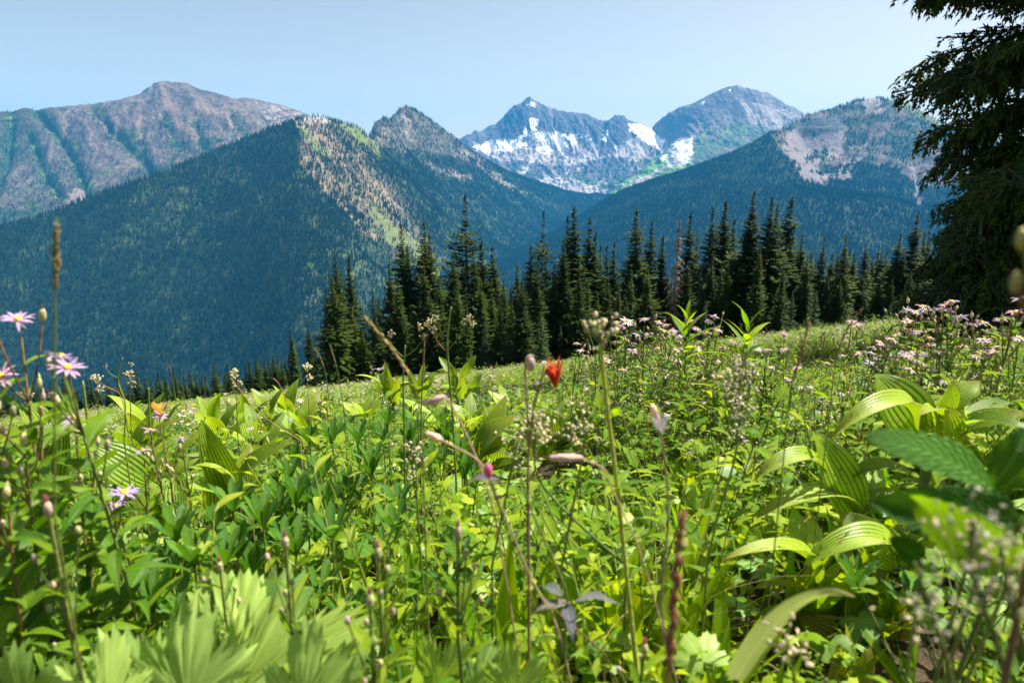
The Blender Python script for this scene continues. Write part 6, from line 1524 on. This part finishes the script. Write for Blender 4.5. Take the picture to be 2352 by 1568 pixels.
lobed_plant('cow_parsnip', 430, .72, [(430, 1620, 440, 1365, 1, .66, .70, dict(lobes=3, span=2.6, cut=.38, teeth=.10)), (330, 1620, 215, 1440, 1, .66, .70, dict(lobes=3, span=3.0, cut=.4, teeth=.1)), (570, 1640, 650, 1320, 1, .78, .84), (540, 1600, 790, 1440, 1, .68, .70, dict(lobes=5, span=3.0, cut=.35, teeth=.1)), (700, 1640, 840, 1470, 1, .62, .64, dict(up=(.4, -.5, .8))), (480, 1330, 445, 1345, 1, .8, .8), (555, 1470, 470, 1340, 1, .80, .84, dict(cut=.12, lobes=3, span=2.6)), (60, 1640, 20, 1500, 1, .62, .62), (250, 1640, 120, 1530, 1, .6, .6)],
            'large pale green lobed leaves filling the bottom left corner')
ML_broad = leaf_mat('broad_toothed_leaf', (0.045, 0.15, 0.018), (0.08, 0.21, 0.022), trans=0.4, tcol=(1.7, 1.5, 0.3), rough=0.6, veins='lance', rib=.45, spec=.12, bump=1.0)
ML_broad2 = leaf_mat('broad_toothed_leaf_lit', (0.20, 0.34, 0.01), (0.28, 0.42, 0.015), trans=0.55, tcol=(1.5, 1.4, 0.3), rough=0.5, veins='lance', rib=.25)  # brighter copy of the broad leaf: sunlight through the blade put into its colour
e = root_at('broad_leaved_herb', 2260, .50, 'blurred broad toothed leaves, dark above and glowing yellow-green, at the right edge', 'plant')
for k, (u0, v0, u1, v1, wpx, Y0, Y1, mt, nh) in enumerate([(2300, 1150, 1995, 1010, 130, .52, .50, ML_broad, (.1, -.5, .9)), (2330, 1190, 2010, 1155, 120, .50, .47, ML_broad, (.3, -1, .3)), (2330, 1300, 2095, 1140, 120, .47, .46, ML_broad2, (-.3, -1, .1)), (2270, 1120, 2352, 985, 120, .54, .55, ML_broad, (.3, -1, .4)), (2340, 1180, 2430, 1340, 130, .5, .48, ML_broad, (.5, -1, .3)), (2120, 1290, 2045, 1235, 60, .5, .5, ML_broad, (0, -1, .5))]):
    a = P(u0, v0, Y0); b = P(u1, v1, Y1); d = b - a; Ld = np.linalg.norm(d); random.seed(k); np.random.seed(k); m = MB(); W = wpx * K / FP * Y0 * 1.15
    tip = leaf(m, (0, 0, 0), (math.cos(.35), 0, math.sin(.35)), Ld * 1.05, W, bend=.7, fold=.12, n=24, prof='oval', cols=10, wave=.045, serr=.16, pleat=.03)
    def frame(f, up):
        f = unit(f); sd_ = unit(np.cross(np.asarray(up, float), f)); return np.stack([f, sd_, np.cross(f, sd_)], 1)
    o = m.build('leaf', [mt], e); o.matrix_basis = Matrix.Translation(Vector(loc_(e, a))) @ Matrix((frame(d, nh) @ frame(tip, (0, 0, 1)).T).tolist()).to_4x4()
    q = MB(); tube(q, [loc_(e, a), loc_(e, a) * .5 + np.array((0, .02, 0)), (0, 0, -.02)], .0016, .002, 6); q.build('stem', MS_stem, e)
lobed_plant('lobed_herb', 1500, 1.5, [(1410, 1290, 1345, 1160, 1, 1.5, 1.52, dict(cut=.45)), (1440, 1300, 1385, 1230, 1, 1.45, 1.45), (1600, 1170, 1640, 1120, 1, 1.5, 1.5), (1500, 1235, 1480, 1150, 1, 1.6, 1.6)], 'bright toothed maple-like leaf clump right of centre')
lobed_plant('lobed_herb', 1020, .78, [(1010, 1580, 1060, 1480, 1, .74, .74, dict(cut=.4, teeth=.12)), (1090, 1590, 1190, 1540, 1, .7, .7, dict(cut=.4, teeth=.12)), (1180, 1600, 1250, 1510, 1, .68, .68)], 'deeply cut lobed leaves at the bottom centre')

# broad blurred grass blade, lower right
e = root_at('broad_grass', 1700, .52, 'broad pale grass blade bending right with a dry brown tip, blurred', 'grass')
m = MB(); pa = path_pts(e, [(1690, 1560, .52), (1740, 1480, .52), (1820, 1395, .52), (1900, 1362, .52), (1965, 1372, .52)], 5); n = len(pa); V = []; F = []; UV = []
for i, p in enumerate(pa):
    d = unit(pa[min(i + 1, n - 1)] - pa[max(i - 1, 0)]); sd = unit(np.cross(d, (0.0, 1.0, .25))); w = .0125 * min(1, (1 - i / (n - 1)) * 1.35 + .04) * (.8 + .2 * min(1, i / 5))
    for j, k in enumerate((-1, 0, 1)): V.append(p + sd * k * w + np.array((0, .003 * abs(k), 0))); UV.append((j / 2, i / (n - 1)))
    if i:
        for j in range(2): q = (i - 1) * 3 + j; F.append((q, q + 1, q + 4, q + 3))
m.add(V, F, UV, 0, .7); m.build('blade', [leaf_mat('blade_of_grass', (.40, .52, .20), (.44, .56, .24), trans=.5, tcol=(1.2, 1.15, .7), veins='none', tip=(.45, .25, .08, 1))], e)
s_ = MB(); tube(s_, [(0, 0, -.02), pa[0]], .003, .003, 6); s_.build('stem', MS_stem, e)

# upright long leaves at the bottom centre
LANCE = [mk_leaf(90 + s, L=.20, W=.038, bend=.15 + .15 * s, mat=ML_sprig, n=10, cols=4, wave=.05) for s in range(4)]
def lance_clump(u, v, Y, seed, label, n=7, mat=None):
    rg = random.Random(seed); T = P(u, v, Y); e = empty('long_leaved_herb', (T[0], T[1], gz(T[0], T[1]))); tag(e, label, 'plant', 'upright long-leaved herbs'); H = T[2] - e.location[2]; a = rg.random() * 6
    for k in range(n):
        a += 2.4; sc_ = min(1.5, H / .205) * rg.uniform(.72, 1.02); o = bpy.data.objects.new('leaf', LANCE[k % 4]); link(o, e); o.rotation_euler = Euler((rg.uniform(-.6, .6), -rg.uniform(1.15, 1.5), a)); o.scale = (sc_, sc_ * .9, sc_); o.location = (.02 * math.cos(a), .02 * math.sin(a), .0)
        s = MB()
for i, (u, v, Y, lb) in enumerate([(1145, 1265, 1.0, 'long upright dark leaves just left of the wiry dark stem'), (1260, 1290, 1.05, 'long upright leaves right of the wiry dark stem'), (1420, 1230, 1.05, 'tall pointed leaves below the bright maple-like leaf'), (1500, 1270, 1.0, 'tall pointed leaves left of the rusty red spike'), (1370, 1380, .85, 'pale broad upright leaves at the bottom centre right'), (980, 1420, .85, 'upright leaves in the bottom centre'), (1080, 1400, .9, 'long upright leaves between the pink bud and the dark stem'), (1660, 1330, .95, 'pale grey-green leaves left of the eaten lily'), (1640, 1420, .85, 'long narrow leaves beside the broad grass blade'), (780, 1330, .95, 'upright leaves above the bottom left lobed leaves'), (300, 1300, 1.0, 'dark upright leaves left of the lobed leaves'), (180, 1330, .8, 'large dark upright leaves in the lower left corner'), (60, 1340, .75, 'dark pointed leaves at the lower left edge')]):
    lance_clump(u, v, Y, 400 + i, lb)

# lupines with cupped finger leaves
LUPL = [mk_leaf(110 + s, prof='spoon', L=.082, W=.030, bend=-.05 + .15 * s, mat=ML_lup, n=6, cols=2) for s in range(3)]
def lupine(u, v, Y, seed, label, stems=4):
    rg = random.Random(seed); T = P(u, v, Y); e = empty('lupine', (T[0], T[1], gz(T[0], T[1]))); tag(e, label, 'plant', 'lupines with finger leaves'); H = T[2] - e.location[2] - .05; sm = MB()
    for k in range(stems):
        a = rg.random() * 6.28; off = np.array((rg.uniform(-.09, .09), rg.uniform(-.08, .08), 0)) * (k > 0); h = H * (1 if k == 0 else rg.uniform(.6, 1.0)); top = off * 1.4 + np.array((0, 0, h)); tube(sm, [off * .3, top * .5 + off * .2, top], .0028, .002, 5); cup = rg.uniform(.85, 1.25)
        for t in range(8):
            o = bpy.data.objects.new('leaf', LUPL[t % 3]); link(o, e); o.location = top; sc_ = rg.uniform(.8, 1.05); o.scale = (sc_,) * 3; o.rotation_euler = Euler((rg.uniform(-.15, .15), -cup + rg.uniform(-.15, .15), a + 6.28 * t / 8))
    sm.build('stem', MS_stem, e)
for i, (u, v, Y, lb) in enumerate([(530, 1125, 1.3, 'lupine with cupped grey-green leaves at the foot of the large left lily'), (710, 990, 2.0, 'lupine standing alone right of the large left lily'), (640, 1120, 1.5, 'lupine low between the large lily and the leaf cluster'), (700, 1110, 1.45, 'lupine in the left part of the leaf cluster'), (745, 1130, 1.4, 'lupine in the right part of the leaf cluster'), (740, 1060, 1.7, 'lupine at the back of the leaf cluster'), (820, 985, 1.9, 'big fan-leaved lupine left of the valerian stalks'), (890, 945, 2.2, 'lupine behind the left valerian stalk'), (960, 950, 2.2, 'lupine around the middle valerian stalk'), (1015, 945, 2.3, 'lupine left of the drooping lily'), (1060, 1010, 1.9, 'lupine at the foot of the drooping lily'), (850, 1060, 1.7, 'lupine below the big fan-leaved one'), (400, 1190, 1.15, 'lupine left of the lobed leaves, below the lilac asters'), (600, 1160, 1.2, 'lupine below the large left lily'), (440, 1245, 1.05, 'lupine just above the lobed leaves'), (760, 1190, 1.25, 'dark lupine in the centre left foreground')]):
    lupine(u, v, Y, 500 + i, lb, stems=4 + i % 3)

# blurred pale flower sprays close to the lens on the right, and mugwort spires
def spray_plant(name, stem, Y, area, n, r, seed, label, mat=MS_seed, leaves=0):
    rg = random.Random(seed); e, pp = stalk(name, [(u, v, Y) for u, v in stem], .0022, .001, MS_stem, label, 'plant', 'pale seeding sprays')
    (ua, va, su, sv) = area; groups_ = 7
    for g in range(groups_):
        m = MB(); p0 = pp[int(len(pp) * rg.uniform(.5, .95))]; cu, cv = ua + rg.gauss(0, su * .55), va + rg.gauss(0, sv * .55); tip = loc_(e, P(cu, cv - sv * .3, Y + rg.uniform(-.03, .05))); tube(m, [p0, (p0 + tip) / 2 + np.array((0, 0, -.004)), tip], .0009, .0006, 3, mat=1)
        for k in range(n // groups_):
            q = p0 + (tip - p0) * rg.uniform(.15, 1.05) + np.array((rg.gauss(0, .008), rg.gauss(0, .010), rg.gauss(0, .007))); blob(m, q, r * rg.uniform(.45, 1.1), r * rg.uniform(.9, 2.0), n=5, m=4, axis=rdir(rg.random() * 6, rg.uniform(0, 1.4)), jit=.3)
        m.build('seed_spray', [mat, MS_stem], e)
    for k in range(leaves):
        m = MB(); leaf(m, pp[2 + k % (len(pp) // 2)], rdir(k * 2.4, .4), .035, .01, bend=.6); m.build('leaf', [ML_lup], e)
for a in [('mugwort', [(1625, 1290), (1650, 1180), (1690, 1040), (1700, 900), (1715, 800)], 1.0, (1690, 900, 45, 75), 150, .0028, 1, 'tall pale mugwort spire on the right of the aster mound', MS_seed, 6),
          ('mugwort', [(1440, 1300), (1250, 1120), (1228, 1000), (1225, 940)], .95, (1235, 980, 40, 50), 80, .0026, 2, 'pale mugwort sprays below the scarlet flower', MS_seed, 2),
          ('mugwort', [(1290, 1300), (1335, 1060), (1345, 980), (1330, 930)], .95, (1330, 1010, 40, 60), 60, .0024, 3, 'pale mugwort sprays right of the scarlet flower', MS_seed, 2),
          ('mugwort', [(975, 1400), (960, 1180), (955, 1080), (950, 1010)], 1.1, (960, 1080, 30, 55), 60, .0024, 4, 'pale mugwort spray just left of the dry hooked stem', MS_seed, 2),
          ('mugwort', [(1130, 1300), (1170, 1100), (1190, 1010), (1200, 970)], 1.0, (1180, 1030, 35, 45), 60, .0024, 5, 'pale drooping mugwort spray in the centre', MS_seed, 0),
          ('seeding_spray', [(2330, 1640), (2290, 1480), (2240, 1330), (2230, 1190)], .36, (2230, 1230, 90, 110), 70, .0015, 6, 'strongly blurred pale spray over the broad leaves at the right', MS_seed, 0),
          ('seeding_spray', [(2200, 1640), (2170, 1500), (2130, 1380), (2100, 1290)], .38, (2110, 1360, 90, 90), 70, .0015, 7, 'strongly blurred pale spray in the lower right corner', MS_seed, 0),
          ('seeding_spray', [(2400, 1600), (2340, 1450), (2310, 1330), (2300, 1250)], .34, (2300, 1330, 70, 90), 60, .0016, 8, 'strongly blurred pale spray on the right edge', MS_seed, 0),
          ('seeding_spray', [(1830, 1640), (1825, 1560), (1815, 1500), (1800, 1450)], .5, (1805, 1500, 45, 50), 30, .0026, 9, 'small blurred pale spray at the bottom right of centre', MS_seed, 0)]:
    spray_plant(*a)
MS_yelbud = soft_mat('yellow_green_bud', (0.30, 0.32, 0.06), (0.45, 0.36, 0.16), rough=.6, noise=120)
# blurred bud stalk at the right edge
e, pp = stalk('bud_stalk', [(2440, 900, .34), (2400, 790, .34), (2352, 700, .34), (2336, 650, .34)], .0022, .0016, MS_redstem, 'blurred yellowish bud stalk at the right edge before the dark tree', 'plant')
for (u, v) in ((2333, 648), (2347, 548)):
    m = MB(); blob(m, loc_(e, P(u, v, .34)), .0028, .0058, n=8, m=5); m.build('bud', [MS_yelbud], e)
branchto(e, [(2365, 720, .34), (2362, 620, .34), (2346, 560, .34)], .0016, MS_stem)
